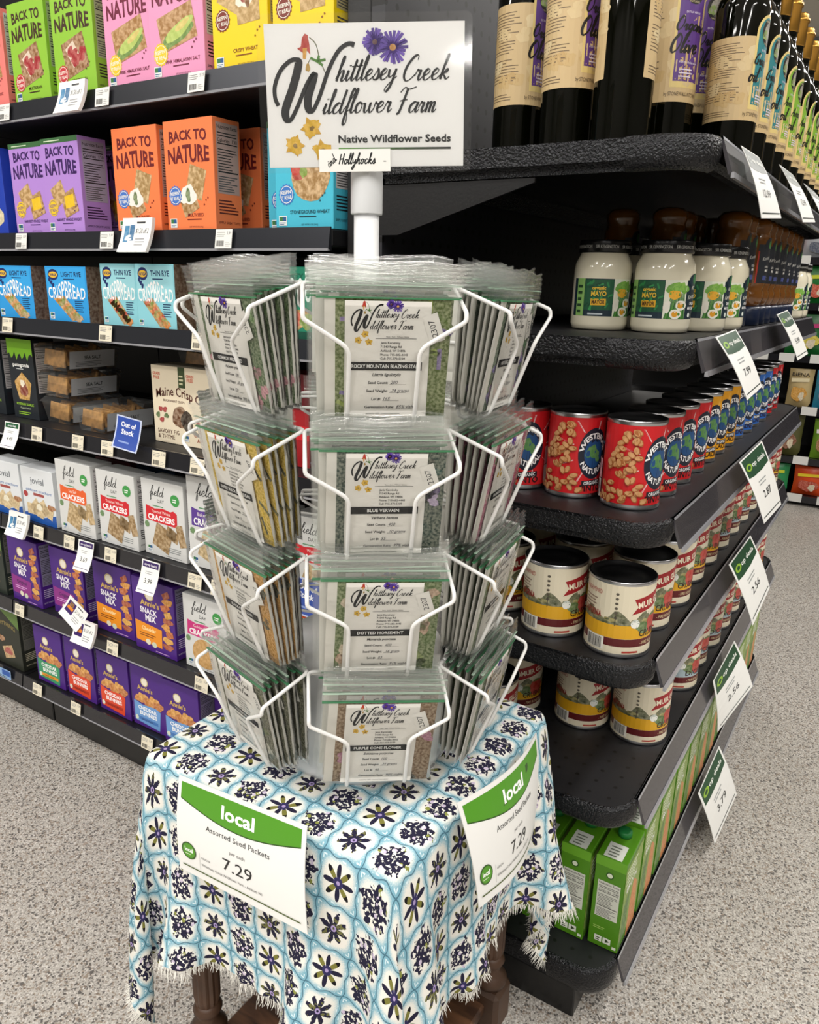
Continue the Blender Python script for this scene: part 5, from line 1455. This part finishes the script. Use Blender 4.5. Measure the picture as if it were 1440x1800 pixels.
    wv = tex(nt, 'ShaderNodeTexNoise', 1400, uv.outputs[0]); b = nt.nodes.new('ShaderNodeBump'); b.inputs['Strength'].default_value = .12; b.inputs['Distance'].default_value = .0006
    nt.links.new(wv.outputs[0], b.inputs['Height']); nt.links.new(b.outputs[0], p.inputs['Normal'])
    return m


CX, CU, CV = cloth_grid()
nn = CX.shape[0]
me = bpy.data.meshes.new('tablecloth')
me.from_pydata([tuple(q) for q in CX.reshape(-1, 3)], [], [(i * nn + j, (i + 1) * nn + j, (i + 1) * nn + j + 1, i * nn + j + 1) for i in range(nn - 1) for j in range(nn - 1)])
uvl = me.uv_layers.new(name='UVMap'); UVV = np.stack([CU.reshape(-1), CV.reshape(-1)], 1)
idx = np.zeros(len(me.loops), dtype=np.int32); me.loops.foreach_get('vertex_index', idx); uvl.data.foreach_set('uv', UVV[idx].astype(np.float32).reshape(-1))
me.polygons.foreach_set('use_smooth', [True] * len(me.polygons)); me.materials.append(cloth_mat())
cl = link('tablecloth', me); cl.location = (TX, TY, TZ + .0005)
tag(cl, 'blue and white block print floral cloth with frayed hem draped over the small table', 'tablecloth')
sd = cl.modifiers.new('sub', 'SUBSURF'); sd.levels = 1; sd.render_levels = 2
# frayed hem: loose threads
V, F = [], []; g = random.Random(9)
edges = [(CX[:, 0], CX[:, 1]), (CX[:, -1], CX[:, -2]), (CX[0, :], CX[1, :]), (CX[-1, :], CX[-2, :])]
for E0, E1 in edges:
    for i in range(nn - 1):
        for s in range(9):
            t = (s + g.random()) / 9; p = E0[i] * (1 - t) + E0[i + 1] * t; q = E1[i] * (1 - t) + E1[i + 1] * t
            d = p - q; d = d / (np.linalg.norm(d) + 1e-9); al = E0[i + 1] - E0[i]; al = al / (np.linalg.norm(al) + 1e-9)
            L = g.uniform(.006, .013); d = d + np.array([g.uniform(-.3, .3), g.uniform(-.3, .3), -.15]); w = al * .00045; b = len(V)
            mid = p + d * L * .5 + np.array([g.uniform(-.001, .001), g.uniform(-.001, .001), 0]); e = p + d * L + np.array([g.uniform(-.0025, .0025), g.uniform(-.0025, .0025), g.uniform(-.003, 0)])
            V += [p - w, p + w, mid + w, mid - w, e + w * .4, e - w * .4]; F += [(b, b + 1, b + 2, b + 3), (b + 3, b + 2, b + 4, b + 5)]
fr = mesh('frayed_fringe', V, F, paint('#e4e2da', .9), cl); fr['kind'] = 'stuff'


# ------------------------------------------------------------------ 'local' price signs pinned to the cloth
def local_art(a, w, h):
    def band(x): return h * (.80 - .12 * (x / w) ** 1.0 * 0)
    top = h * .955
    N_ = 14
    lowp = [(w * .03 + w * .94 * i / N_, h * (.80 - .125 * math.sin(math.pi * i / N_))) for i in range(N_ + 1)]
    lowd = [(x, y - h * .012) for x, y in lowp]
    a.poly(lowd + [(w * .97, top), (w * .03, top)], '#2c5018'); a.poly(lowp + [(w * .97, top), (w * .03, top)], '#4f9320')
    a.text('local', w * .5, h * .755, h * .125, '#ffffff', w=w * .26, bold=.028)
    a.text('Assorted Seed Packets', w * .5, h * .565, h * .055, '#2a2a2a', w=w * .5); a.text('per each', w * .5, h * .435, h * .036, '#6a6a6a')
    a.text('7.29', w * .5, h * .25, h * .125, '#1c1c1c', w=w * .23)
    a.ell(w * .1, h * .265, w * .062, h * .092, '#2c5018', 30); a.ell(w * .1, h * .265, w * .052, h * .078, '#4f9320', 30); a.text('local', w * .1, h * .255, h * .046, '#ffffff', w=w * .068, bold=.03); a.lines(w * .065, h * .225, w * .135, h * .235, 1, '#dfeccf', .7)
    a.rect(w * .19, h * .12, w * .192, h * .30, '#9a9a9a'); a.text('ORIGIN', w * .205, h * .24, h * .022, '#5a5a5a', 'l'); a.text('Whittlesey Creek Wildflower Farm - Ashland, WI', w * .205, h * .165, h * .028, '#3a3a3a', 'l', maxw=w * .48)
    a.rect(w * .04, h * .08, w * .96, h * .094, '#4a5a24')


def cloth_sign(name, w, h, fn, label):
    """curved sheet given by fn(s, t) -> point, s along width 0..1, t down 0..1; prints follow the sheet"""
    n = 12; o_ = Vector(fn(.5, 1.)); root = tag(empty(name, o_), label, 'sign')
    def nrm(s, t):
        e = .01; a = Vector(fn(s + e, t)) - Vector(fn(s - e, t)); b = Vector(fn(s, t + e)) - Vector(fn(s, t - e)); return b.cross(a).normalized()
    def f(u, v, l, off=.0): s, t = u / w, 1 - v / h; return tuple(Vector(fn(s, t)) + nrm(s, t) * (.0002 + l * EPSB + off) - o_)
    V = []; F = []
    for k, off in enumerate((0, -.0008)):
        for i in range(n + 1):
            for j in range(n + 1): V.append(f(w * i / n, h * j / n, 0, off - .0001))
    m = (n + 1) ** 2
    for i in range(n):
        for j in range(n):
            a = i * (n + 1) + j; F.append((a, a + n + 1, a + n + 2, a + 1)); F.append((m + a, m + a + 1, m + a + n + 2, m + a + n + 1))
    mesh('paper_sheet', V, F, paint('#e9e9e6', .5), root, True)
    a = Art(); local_art(a, w, h); a.build('printed_face', root, f, cuts=arange(0, w, 11), cutsv=arange(0, h, 11)); return root


# front sign: on the near face of the cloth
fa = [at_y(315, 1362, TY - TA - .012), at_y(540, 1452, TY - TA - .012), at_y(541, 1643, TY - TA - .034), at_y(317, 1525, TY - TA - .030)]
cloth_sign('price_sign', .165, .116, lambda s, t: tuple(fa[0].lerp(fa[1], s).lerp(fa[3].lerp(fa[2], s), t) + Vector((0, -.004 * math.sin(math.pi * t), 0))), 'green banded 7.29 price sign lying flat on the front of the cloth')
rx = TX + TA
ra = [at_x(803, 1412, rx + .015), at_x(943, 1287, rx + .017), at_x(938, 1458, rx + .036), at_x(842, 1597, rx + .048)]
cloth_sign('price_sign', .165, .116, lambda s, t: tuple(ra[0].lerp(ra[1], s).lerp(ra[3].lerp(ra[2], s), t) + Vector((.012 * math.sin(math.pi * s) + .004 * math.sin(math.pi * t), 0, 0))), 'green banded 7.29 price sign curling off the shelf side of the cloth')

# ------------------------------------------------------------------ spinner rack
WIRE = mat('white_coated_wire', '#e8e8e6', .3); PVC = mat('white_pvc', '#e6e8ea', .28)
PX, PY = -.470, .655
fwd = RM[:, 2]; A0 = math.atan2(-fwd[1], -fwd[0]) + math.radians(8.8)
ANG = [A0 + math.radians(d) for d in (0, -57, 57, -119, 119, 180)]
NAMES = ['front', 'left', 'right', 'rear left', 'rear right', 'back']
TIER = [H + v for v in (-.002, -.128, -.248, -.368)]
RI, RO, PW, LW = .120, .173, .130, .058
rk = tag(empty('spinner_rack', (PX, PY, TZ + .004)), 'white wire spinner rack with four tiers of pockets holding seed packets on the table', 'rack')
zb = TZ + .004
PLUG = .0115
V, F = lathe([(.0125, .03), (.0125, H + .102 - zb)], 28); mesh('center_pole', V, F, PVC, rk, True)
V, F = lathe([(.0152, H + .063 - zb), (.0155, H + .064 - zb), (.0155, H + .1 - zb), (.0150, H + .102 - zb)], 28); mesh('pole_coupling', V, F, PVC, rk, True)
V, F = lathe([(.102, 0), (.102, .006), (.097, .02), (.091, .12), (.086, .126), (.0126, .127)], 36); mesh('rack_base', V, F, PVC, rk, True)


def W2(a, r, t, z): return Vector((math.cos(a) * r - math.sin(a) * t, math.sin(a) * r + math.cos(a) * t, z - zb))


for ti, zt_ in enumerate(TIER):
    hoop = []
    for k in sorted(range(6), key=lambda q: ANG[q]):
        a = ANG[k]; hoop += [W2(a, RI - .004, -PW / 2, zt_ - .004), W2(a, RI - .004, PW / 2, zt_ - .004)]
    V, F = [], []; tube(V, F, fillet(hoop, .012, 4, True), .0017, 7, True); mesh('tier_hoop', V, F, WIRE, rk, True)
    sp = []
    for k in (0, 3, 4): sp.append([W2(ANG[k], .012, 0, zt_ - .004), W2(ANG[k], RI - .004, 0, zt_ - .004)])
    wire('hoop_spoke', sp, .0016, WIRE, rk)
    for k in range(6):
        a = ANG[k]; paths = []
        for s in (-1, 1):
            p = [W2(a, RI, s * (PW / 2 - .012), zt_), W2(a, RI, s * PW / 2, zt_), W2(a, RO, s * (PW / 2 + .001), zt_ - .020), W2(a, RO + .001, s * (PW / 2 + .001), zt_ - .027), W2(a, RO - .003, s * LW / 2, zt_ - .050), W2(a, RO - .027, s * LW / 2, zt_ - .116), W2(a, RI - .004, s * LW / 2, zt_ - .121), W2(a, RI - .006, s * LW / 2, zt_ - .06)]
            paths.append(fillet(p, .008, 4))
        paths.append([W2(a, RI, -PW / 2 + .012, zt_), W2(a, RI, PW / 2 - .012, zt_)])
        paths.append([W2(a, RI - .006, -LW / 2, zt_ - .06), W2(a, RI - .006, LW / 2, zt_ - .06)])
        wire('wire_pocket', paths, .0019, WIRE, rk)
ROD = [(ANG[0] + math.radians(28.5), RI + .006), (ANG[2] + math.radians(31), RI + .004), (ANG[0] - math.radians(28.5), .07), (ANG[3] - math.radians(31), .07), (ANG[5], .07)]
for a, r in ROD:
    wire('upright_rod', [[W2(a, r, 0, TIER[0]), W2(a, r, 0, zb + .128 if r < .08 else zb + .012)]], .0018, WIRE, rk)
wire('base_spoke', [[W2(a, .09, 0, zb + .012), W2(a, r, 0, zb + .012)] for a, r in ROD if r > .08], .0018, WIRE, rk)


# ------------------------------------------------------------------ seed packets
def logo(a, x, y, s, sub=3, flowers=True):
    """farm logo; (x,y) lower left of a box about 1.0 x 0.52 scaled by s"""
    k = s / 1090.

    def T(px, py): return (x + (px - 140) * k, y + (760 - py) * k)
    ink = '#0f0f10'
    if flowers:
        a.stroke([T(372, 262), T(410, 300), T(430, 380), T(462, 455)], '#5a5a34', 5 * k, 5 * k, uni=True); a.stroke([T(420, 390), T(380, 375), T(360, 400)], '#5a5a34', 4 * k, 4 * k, 0, uni=True)
        a.poly([T(328, 262), T(345, 242), T(362, 250), T(370, 300), T(374, 355), T(352, 330), T(330, 345), T(296, 322), T(318, 312)], '#b8281e', .3); a.poly([T(330, 320), T(356, 318), T(346, 378), T(328, 376)], '#d8a03a', .3); a.blob(*T(357, 425), 12 * k, 26 * k, '#b08a2a', 3, .3)
        for an, L in ((.2, 52), (2.7, 46), (1.2, 34), (-.6, 40)): a.quad(T(415, 392)[0] + math.cos(an) * L * .5 * k, T(415, 392)[1] + math.sin(an) * L * .5 * k, L * k, 14 * k, '#4f7f34', an, 0, 0)
        for cx, cy, rr, sd_ in ((765, 292, 72, 3), (872, 322, 92, 5)):
            g = random.Random(sd_); c = T(cx, cy)
            for q in range(22):
                an = q * 2 * math.pi / 22 + g.uniform(-.08, .08); L = rr * g.uniform(.85, 1.08) * k; a.quad(c[0] + math.cos(an) * L * .5, c[1] + math.sin(an) * L * .5, L, 17 * k, g.choice(('#5b3f9a', '#6d50b0', '#4a3284')), an, 0, dl=1 if q == 0 else 0)
            a.ell(c[0], c[1], rr * .21 * k, rr * .21 * k, '#c98a2a' if sd_ == 5 else '#5a2430', 12, noise=.5)
        for cx, cy, rr, sd_ in ((365, 760, 62, 2), (258, 858, 60, 5), (428, 885, 58, 8)):
            c = T(cx, cy); a.star(c[0], c[1], rr * 1.12 * k, '#d3a20c', 5, .55, sd_, .25); a.blob(c[0], c[1], rr * .78 * k, rr * .72 * k, '#e0b416', sd_, .35, .35); a.blob(c[0] + 4 * k, c[1] - 2 * k, rr * .25 * k, rr * .22 * k, '#8a6a12', sd_, .4)
    a.L += 1
    a.stroke([T(*p) for p in ((168, 632), (150, 590), (152, 520), (190, 440), (250, 388), (295, 384), (298, 420), (262, 530), (212, 650), (214, 706), (240, 712), (285, 640), (345, 520), (392, 458), (380, 510), (352, 590), (352, 650), (376, 664), (420, 590), (482, 440), (545, 338), (605, 300), (642, 308))], ink, 24 * k, 50 * k, sub=sub)
    kk = k * 60
    a.script('hittlesey', *T(520, 502), kk, ink, .09, .24, .32, .02, rise=.02, sub=sub, sx=1.0); a.script('Creek', *T(920, 505), kk, ink, .09, .24, .32, .06, rise=.03, sub=sub, sx=1.04)
    a.script('ildflower', *T(432, 682), kk, ink, .09, .24, .32, .02, rise=.02, sub=sub, sx=1.03); a.script('Farm', *T(885, 682), kk, ink, .09, .24, .32, .05, rise=.02, sub=sub, sx=.94)


def card_art(name, latin, count, weight, lot, rate):
    def f(a, w, h):
        a.rect(0, 0, w, h, '#e9e7e1'); logo(a, w * .07, h * .725, w * .80, 3)
        a.text('Plants - Seeds - Pollinator Habitats', w * .62, h * .70, h * .010, '#3a3a3a', maxw=w * .42, bold=.01); a.rect(w * .36, h * .688, w * .84, h * .6915, '#222222', dl=0)
        for i, t in enumerate(('Janis Kacvinsky', '71540 Range Rd', 'Ashland, WI 54806', 'Phone: 715-682-4445', 'Cell: 715-373-5109')): a.text(t, w * .42, h * (.645 - .034 * i), h * .0195, '#2a2a2a', 'l', maxw=w * .40, bold=.012, dl=1 if i == 0 else 0)
        a.rect(w * .04, h * .415, w * .92, h * .488, '#141414'); a.text(name, w * .48, h * .436, h * .032, '#f2f2f0', maxw=w * .80, bold=.02)
        a.text(latin, w * .5, h * .365, h * .027, '#222222', maxw=w * .6, shear=.22, bold=.015)
        for i, (t, v) in enumerate((('Seed Count:', count), ('Seed Weight:', weight), ('Lot #:', lot), ('Germination Rate:', rate))):
            yy = h * (.295 - .073 * i); xr = w * (.52 if i < 2 else .44 if i == 2 else .60)
            a.text(t, xr, yy, h * .0245, '#222222', 'r', maxw=w * .5, bold=.015, dl=1 if i == 0 else 0); a.rect(xr + w * .02, yy - h * .006, xr + w * .22, yy - h * .004, '#555555', dl=0); a.text(v, xr + w * .03, yy, h * .030, '#4a4a52', 'l', maxw=w * .33, shear=.3, dl=0)
        a.text('packed for 2025 - Licensed Seed Labeler', w * .47, h * .022, h * .013, '#3a3a3a', maxw=w * .75, shear=.2, dl=0)
    return f


BW, BH = .117, .129          # bag
CW, CH = .071, .098          # label card


def sheet(w, h, z0, bulge, n=6, m=7):
    V = []; F = []
    for j in range(m + 1):
        for i in range(n + 1):
            u = i / n; v = j / m; V.append(((u - .5) * w, -bulge * min(1., 9 * u, 9 * (1 - u)) * min(1., 7 * v + .05, 7 * (1 - v) + .2), z0 + v * h))
    for j in range(m):
        for i in range(n): a = j * (n + 1) + i; F.append((a, a + 1, a + n + 2, a + n + 1))
    return V, F


def make_packet(cardfn, photo, seed, full=True):
    """zip bag with a printed card and a flower photograph, base at origin, face to -y"""
    g = random.Random(seed); zb0 = 0.; body = BH - .026
    V, F = sheet(BW, body, 0, .0024, 10, 9); k = len(V)
    V2, F2 = sheet(BW, body, 0, -.0028, 10, 9); V += V2; F += [tuple(k + i for i in f[::-1]) for f in F2]
    nf = len(F)
    # ridged header, a little wavy at the free edge
    for sd_ in (0, 1):
        b = len(V); m = 20; n = 8; ph = g.uniform(0, 6)
        for j in range(m + 1):
            for i in range(n + 1):
                u = i / n; v = j / m; V.append(((u - .5) * BW * (1.005), (-.0009 if sd_ == 0 else .0009) + .0006 * math.sin(v * 38) + .004 * v * v * math.sin(u * 5 + ph), body + v * (.026 + .0015 * math.sin(u * 11 + ph))))
        for j in range(m):
            for i in range(n): a = b + j * (n + 1) + i; F.append((a, a + 1, a + n + 2, a + n + 1))
    o = mesh('seed_packet', V, F, [BAGM, HEADM], None, True)
    mi = [0] * nf + [1] * (len(F) - nf); o.data.polygons.foreach_set('material_index', mi)
    bm = bmesh.new(); bbox(bm, -BW / 2, -.0014, body - .0004, BW / 2, .0014, body + .0007); bmobj('zip_strip', bm, paint('#3c7f55', .3), o)
    bm = bmesh.new(); bbox(bm, -BW / 2, -.0012, body + .0098, BW / 2, .0012, body + .0101); bmobj('zip_ridge', bm, paint('#a9c4b0', .3), o)
    # photo card behind
    a = Art(); pw, ph_ = .104, .100
    a.rect(0, 0, pw, ph_, '#e6e4dc'); a.rect(pw * .085, 0, pw, ph_, photo[0], .8)
    for q in range(34):
        c = g.choice(photo); x, y = g.uniform(.15, .95) * pw, g.uniform(.05, .95) * ph_
        if photo[-1] == 'petal': a.quad(x, y, .018, .0035, g.choice(photo[:-1]), g.uniform(0, 3.1), .5, dl=0 if q else 1)
        else: a.blob(x, y, .006, .006, c, q, .6, .35, dl=0 if q else 1)
    if full:
        bm = bmesh.new(); bbox(bm, -pw / 2, .0002, .003, pw / 2, .0024, .003 + ph_); pc = bmobj('photo_card', bm, paint('#dedcd4', .6), o); a.build('photo_print', pc, lambda u, v, l: (u - pw / 2, .0001 - l * 8e-6, v + .003), PRINT_M)
    bm = bmesh.new(); bbox(bm, -CW / 2, -.0014, .003, CW / 2, -.0011, .003 + CH); cd = bmobj('seed_card', bm, paint('#e3e1da', .6), o)
    if cardfn:
        a = Art(); cardfn(a, CW, CH); a.build('card_print', cd, lambda u, v, l: (u - CW / 2, -.00145 - l * 1.2e-5, v + .003), PRINT_M)
    a = Art(); a.rect(0, 0, .013, .024, '#e8e6e0'); a.text('2307', .0085, .012, .0052, '#3a3a3a', rot=math.pi / 2)
    st = a.build('lot_sticker', o, lambda u, v, l: (u * .94 - v * .33 + .036, -.0019 - l * 1.2e-5, v * .94 + u * .33 + .066), PRINT_M)
    return o


GREENS = ['#5f7a2c', '#7f9a3a', '#4a6426', '#8a7ab0', '#6a5aa0', '#93a848', 'petal']
P_BLAZ = make_packet(card_art('ROCKY MOUNTAIN BLAZING STAR', 'Liatris ligulistylis', '200', '.34 grams', '165', '85% viable'), GREENS, 1)
P_VERV = make_packet(card_art('BLUE VERVAIN', 'Verbena hastata', '400', '.10 grams', '55', '97% viable'), ['#1f4a44', '#2c5f58', '#5a4a86', '#8a7ac0', '#c8b8dc', '#2a3a34'], 2)
P_HORS = make_packet(card_art('DOTTED HORSEMINT', 'Monarda punctata', '400', '.16 gram', '03', '91% viable'), ['#5a7a3a', '#8aa05a', '#c8a890', '#3f5a2c', '#d8c8b0'], 3)
P_CONE = make_packet(card_art('PURPLE CONE FLOWER', 'Echinacea purpurea', '100', '.39 grams', '40', '90% viable'), ['#8a6a4a', '#3a5a2c', '#b87a9a', '#c8a888', '#24302a'], 4)
P_MILK = make_packet(card_art('COMMON MILKWEED', 'Asclepias syriaca', '100', '.60 grams', '120', '90% viable'), ['#3f6a3a', '#5f8a4a', '#d89aa8', '#2c5a34'], 5)
P_SUSA = make_packet(card_art('SWEET BLACK-EYED SUSAN', 'Rudbeckia subtomentosa', '200', '.22 grams', '12', '84% viable'), ['#e8c41c', '#d8a814', '#3a3f22', '#5a5a2a', '#f0d428', 'petal'], 6)
P_BLKS = make_packet(card_art('BLACK-EYED SUSAN', 'Rudbeckia hirta', '300', '.12 grams', '77', '88% viable'), ['#d89a1c', '#2f3a20', '#e0b022', '#4a4a24', '#223018'], 7)
P_GREY = make_packet(card_art('CULVERS ROOT', 'Veronicastrum virginicum', '500', '.05 grams', '31', '86% viable'), ['#3f4a2c', '#5a6a34', '#8a8f5a', '#cfcfc0'], 8)
P_ASTR = make_packet(card_art('NEW ENGLAND ASTER', 'Symphyotrichum', '300', '.15 grams', '66', '89% viable'), ['#1f5a3c', '#2f7a4c', '#5a4a9a', '#7a6ac0', '#c8a8d0'], 9)
P_PRAI = make_packet(card_art('PRAIRIE BLAZING STAR', 'Liatris pycnostachya', '200', '.40 grams', '90', '83% viable'), ['#b83a7a', '#d85a90', '#4a7a3a', '#8a2a5a', '#c8b0a0'], 10)
P_WHIT = make_packet(card_art('WILD QUININE', 'Parthenium', '150', '.30 grams', '22', '82% viable'), ['#5a7a44', '#e8e4d8', '#d8c840', '#7a8a5a', '#c8c8c0'], 11)
P_LEAF = make_packet(card_art('COMPASS PLANT', 'Silphium laciniatum', '50', '.90 grams', '19', '80% viable'), ['#4a6a2c', '#6a8a3a', '#8a9a4a', '#2f4a20'], 12)

CONT = {('front', 0): (P_BLAZ, 6, 'rocky mountain blazing star'), ('front', 1): (P_VERV, 7, 'blue vervain'), ('front', 2): (P_HORS, 6, 'dotted horsemint'), ('front', 3): (P_CONE, 6, 'purple cone flower'),
        ('left', 0): (P_MILK, 7, 'common milkweed'), ('left', 1): (P_SUSA, 6, 'sweet black-eyed susan'), ('left', 2): (P_BLKS, 7, 'black-eyed susan'), ('left', 3): (P_GREY, 7, 'green stemmed'),
        ('right', 0): (P_ASTR, 7, 'purple aster'), ('right', 1): (P_PRAI, 6, 'pink blazing star'), ('right', 2): (P_WHIT, 7, 'white flowered'), ('right', 3): (P_LEAF, 6, 'leafy green')}
ORD = ['top', 'second', 'third', 'bottom']
pu_ = set()
for k, nm in enumerate(NAMES):
    for ti in range(4):
        key = (nm, ti)
        if key in CONT: pr, n, flower = CONT[key]
        else:
            pr, n, flower = [(P_BLKS, 4, 'orange'), (P_PRAI, 4, 'pink'), (P_ASTR, 3, 'purple'), (P_LEAF, 2, 'leafy')][(ti + k) % 4]
            if (nm == 'back' and ti > 1) or ti == 3: continue
        a = ANG[k]; zt_ = TIER[ti]
        for i in range(n):
            q = 1 - i / max(1, n - 1)                       # 1 = outermost
            rb = RI - .002 + (RO - .029 - RI + .003) * q; rt = RI + .002 + (RO - .010 - RI) * q
            zc = zt_ - .1145 + R_.uniform(0, .004) + (.006 * (1 - q))
            o = pr if pr.name not in pu_ else dup(pr); pu_.add(pr.name)
            lean = math.atan2(rt - rb, .115)
            tt = R_.uniform(-.004, .004); spin = R_.uniform(-.035, .035) if i else R_.uniform(-.02, .02)
            if key == ('front', 3): spin += .07
            if key == ('front', 2): spin += .04
            o.location = (PX + math.cos(a) * rb - math.sin(a) * tt, PY + math.sin(a) * rb + math.cos(a) * tt, zc)
            # local -y faces outwards: rotate z so that -y -> direction a
            o.rotation_euler = (Matrix.Rotation(a + math.pi / 2, 3, 'Z') @ Matrix.Rotation(lean, 3, 'X') @ Matrix.Rotation(spin, 3, 'Y')).to_euler()
            side = {'front': 'facing out under the sign', 'left': 'on the cracker shelf side', 'right': 'on the canned goods side'}.get(nm)
            if i == 0 and side: lb = '%s seed packet foremost in its %s tier pocket' % (flower, ORD[ti]); gp = None
            elif side: lb = '%s seed packet behind the foremost in its %s tier pocket' % (flower, ORD[ti]); gp = '%s packets in the %s %s pocket' % (flower, ORD[ti], nm)
            else: lb = '%s seed packet in a %s tier pocket turned away behind the rack pole' % (flower, ORD[ti]); gp = '%s packets in the %s %s pocket' % (flower, ORD[ti], nm)
            tag(o, lb, 'seed packet', gp)

# ------------------------------------------------------------------ laminated farm sign on the pole
dp = np.array([PX, PY]) @ (fwd[:2] / np.hypot(*fwd[:2]))


def at_d(px, py, d):
    r = ray(px, py); r = r * (d / (r[:2] @ (fwd[:2] / np.hypot(*fwd[:2])))); return Vector((r[0], r[1], r[2] + H))


sd_ = dp - .017
q4 = [at_d(467, 44, sd_ + .004), at_d(822, 34, sd_), at_d(814, 293, sd_ - .004), at_d(475, 293, sd_)]
ex = ((q4[1] - q4[0]) + (q4[2] - q4[3])).normalized(); ez = ((q4[0] - q4[3]) + (q4[1] - q4[2])); ez = (ez - ex * ez.dot(ex)).normalized(); ey = ez.cross(ex)
SW = ((q4[1] - q4[0]).length + (q4[2] - q4[3]).length) / 2; SH = ((q4[0] - q4[3]).length + (q4[1] - q4[2]).length) / 2
sc = (q4[2] + q4[3]) / 2
sg = empty('laminated_sign'); sg.matrix_world = Matrix(((ex.x, ey.x, ez.x, sc.x), (ex.y, ey.y, ez.y, sc.y), (ex.z, ey.z, ez.z, sc.z), (0, 0, 0, 1)))
tag(sg, 'laminated white Wildflower Farm sign with purple and yellow flowers on the white pole', 'sign')
bm = bmesh.new(); bbox(bm, -SW / 2, .0002, 0, SW / 2, .001, SH); pp = bmobj('sign_paper', bm, paint('#ececea', .35), sg)
a = Art(); logo(a, SW * .035, SH * .28, SW * .905, 6)
a.text('Native Wildflower Seeds', SW * .935, SH * .175, SH * .052, '#141414', 'r', w=SW * .575, bold=.025)
for i in range(12):
    c = ['#5a9a3a', '#568f38', '#508336', '#4a7833', '#446c30', '#3d602c', '#365428', '#2f4824', '#283c20', '#22311c', '#1c2618', '#171b15'][i]; a.rect(SW * (.36 + .575 * i / 12), SH * .122, SW * (.36 + .575 * (i + 1) / 12), SH * .136, c, dl=1 if i == 0 else 0)
a.build('sign_print', pp, lambda u, v, l: (u - SW / 2, -l * 1.2e-5, v))
LAM = plastic_mat('laminate_film', .004, (.99, .99, .99), .06, .04, 14)
P4 = outline(-SW / 2 - .007, SW / 2 + .007, -.005, SH + .008, .006, 4)
Q4 = [(-x, y) for x, y in P4[1:-1]][::-1]
pts = P4[1:-1] + Q4
for nm_, y in (('laminate_front', -.0012), ('laminate_back', .0014)):
    V = [(x, y, zz) for x, zz in pts]; mesh(nm_, V, [tuple(range(len(V)))], LAM, sg)
bm = bmesh.new(); bbox(bm, -.0, -.0022, 0, .067, -.0018, .0195); st = bmobj('handwritten_strip', bm, paint('#ecebe6', .5), sg); st.location = (-.044, 0, -.0045)
st['label'] = 'white paper strip with handwritten Hollyhocks'
a = Art(); a.script('Hollyhocks', .0185, .0065, .0042, '#141414', .26, .26, .22, .05, uni=True, rise=.01, sx=.98)
a2 = Art(); a2.script('and', 0, 0, .0032, '#141414', .25, .25, .2, .04, uni=True)
cr, sr = math.cos(.75), math.sin(.75)
a.add([(.0095 + x * cr - y * sr, .0035 + x * sr + y * cr) for x, y, _ in a2.V], a2.F, '#141414'); a.rect(.008, .0085, .0095, .009, '#141414'); a.rect(.0605, .0085, .063, .009, '#141414', dl=0)
a.build('handwriting', st, lambda u, v, l: (u, -.0023 - l * 1.2e-5, v))
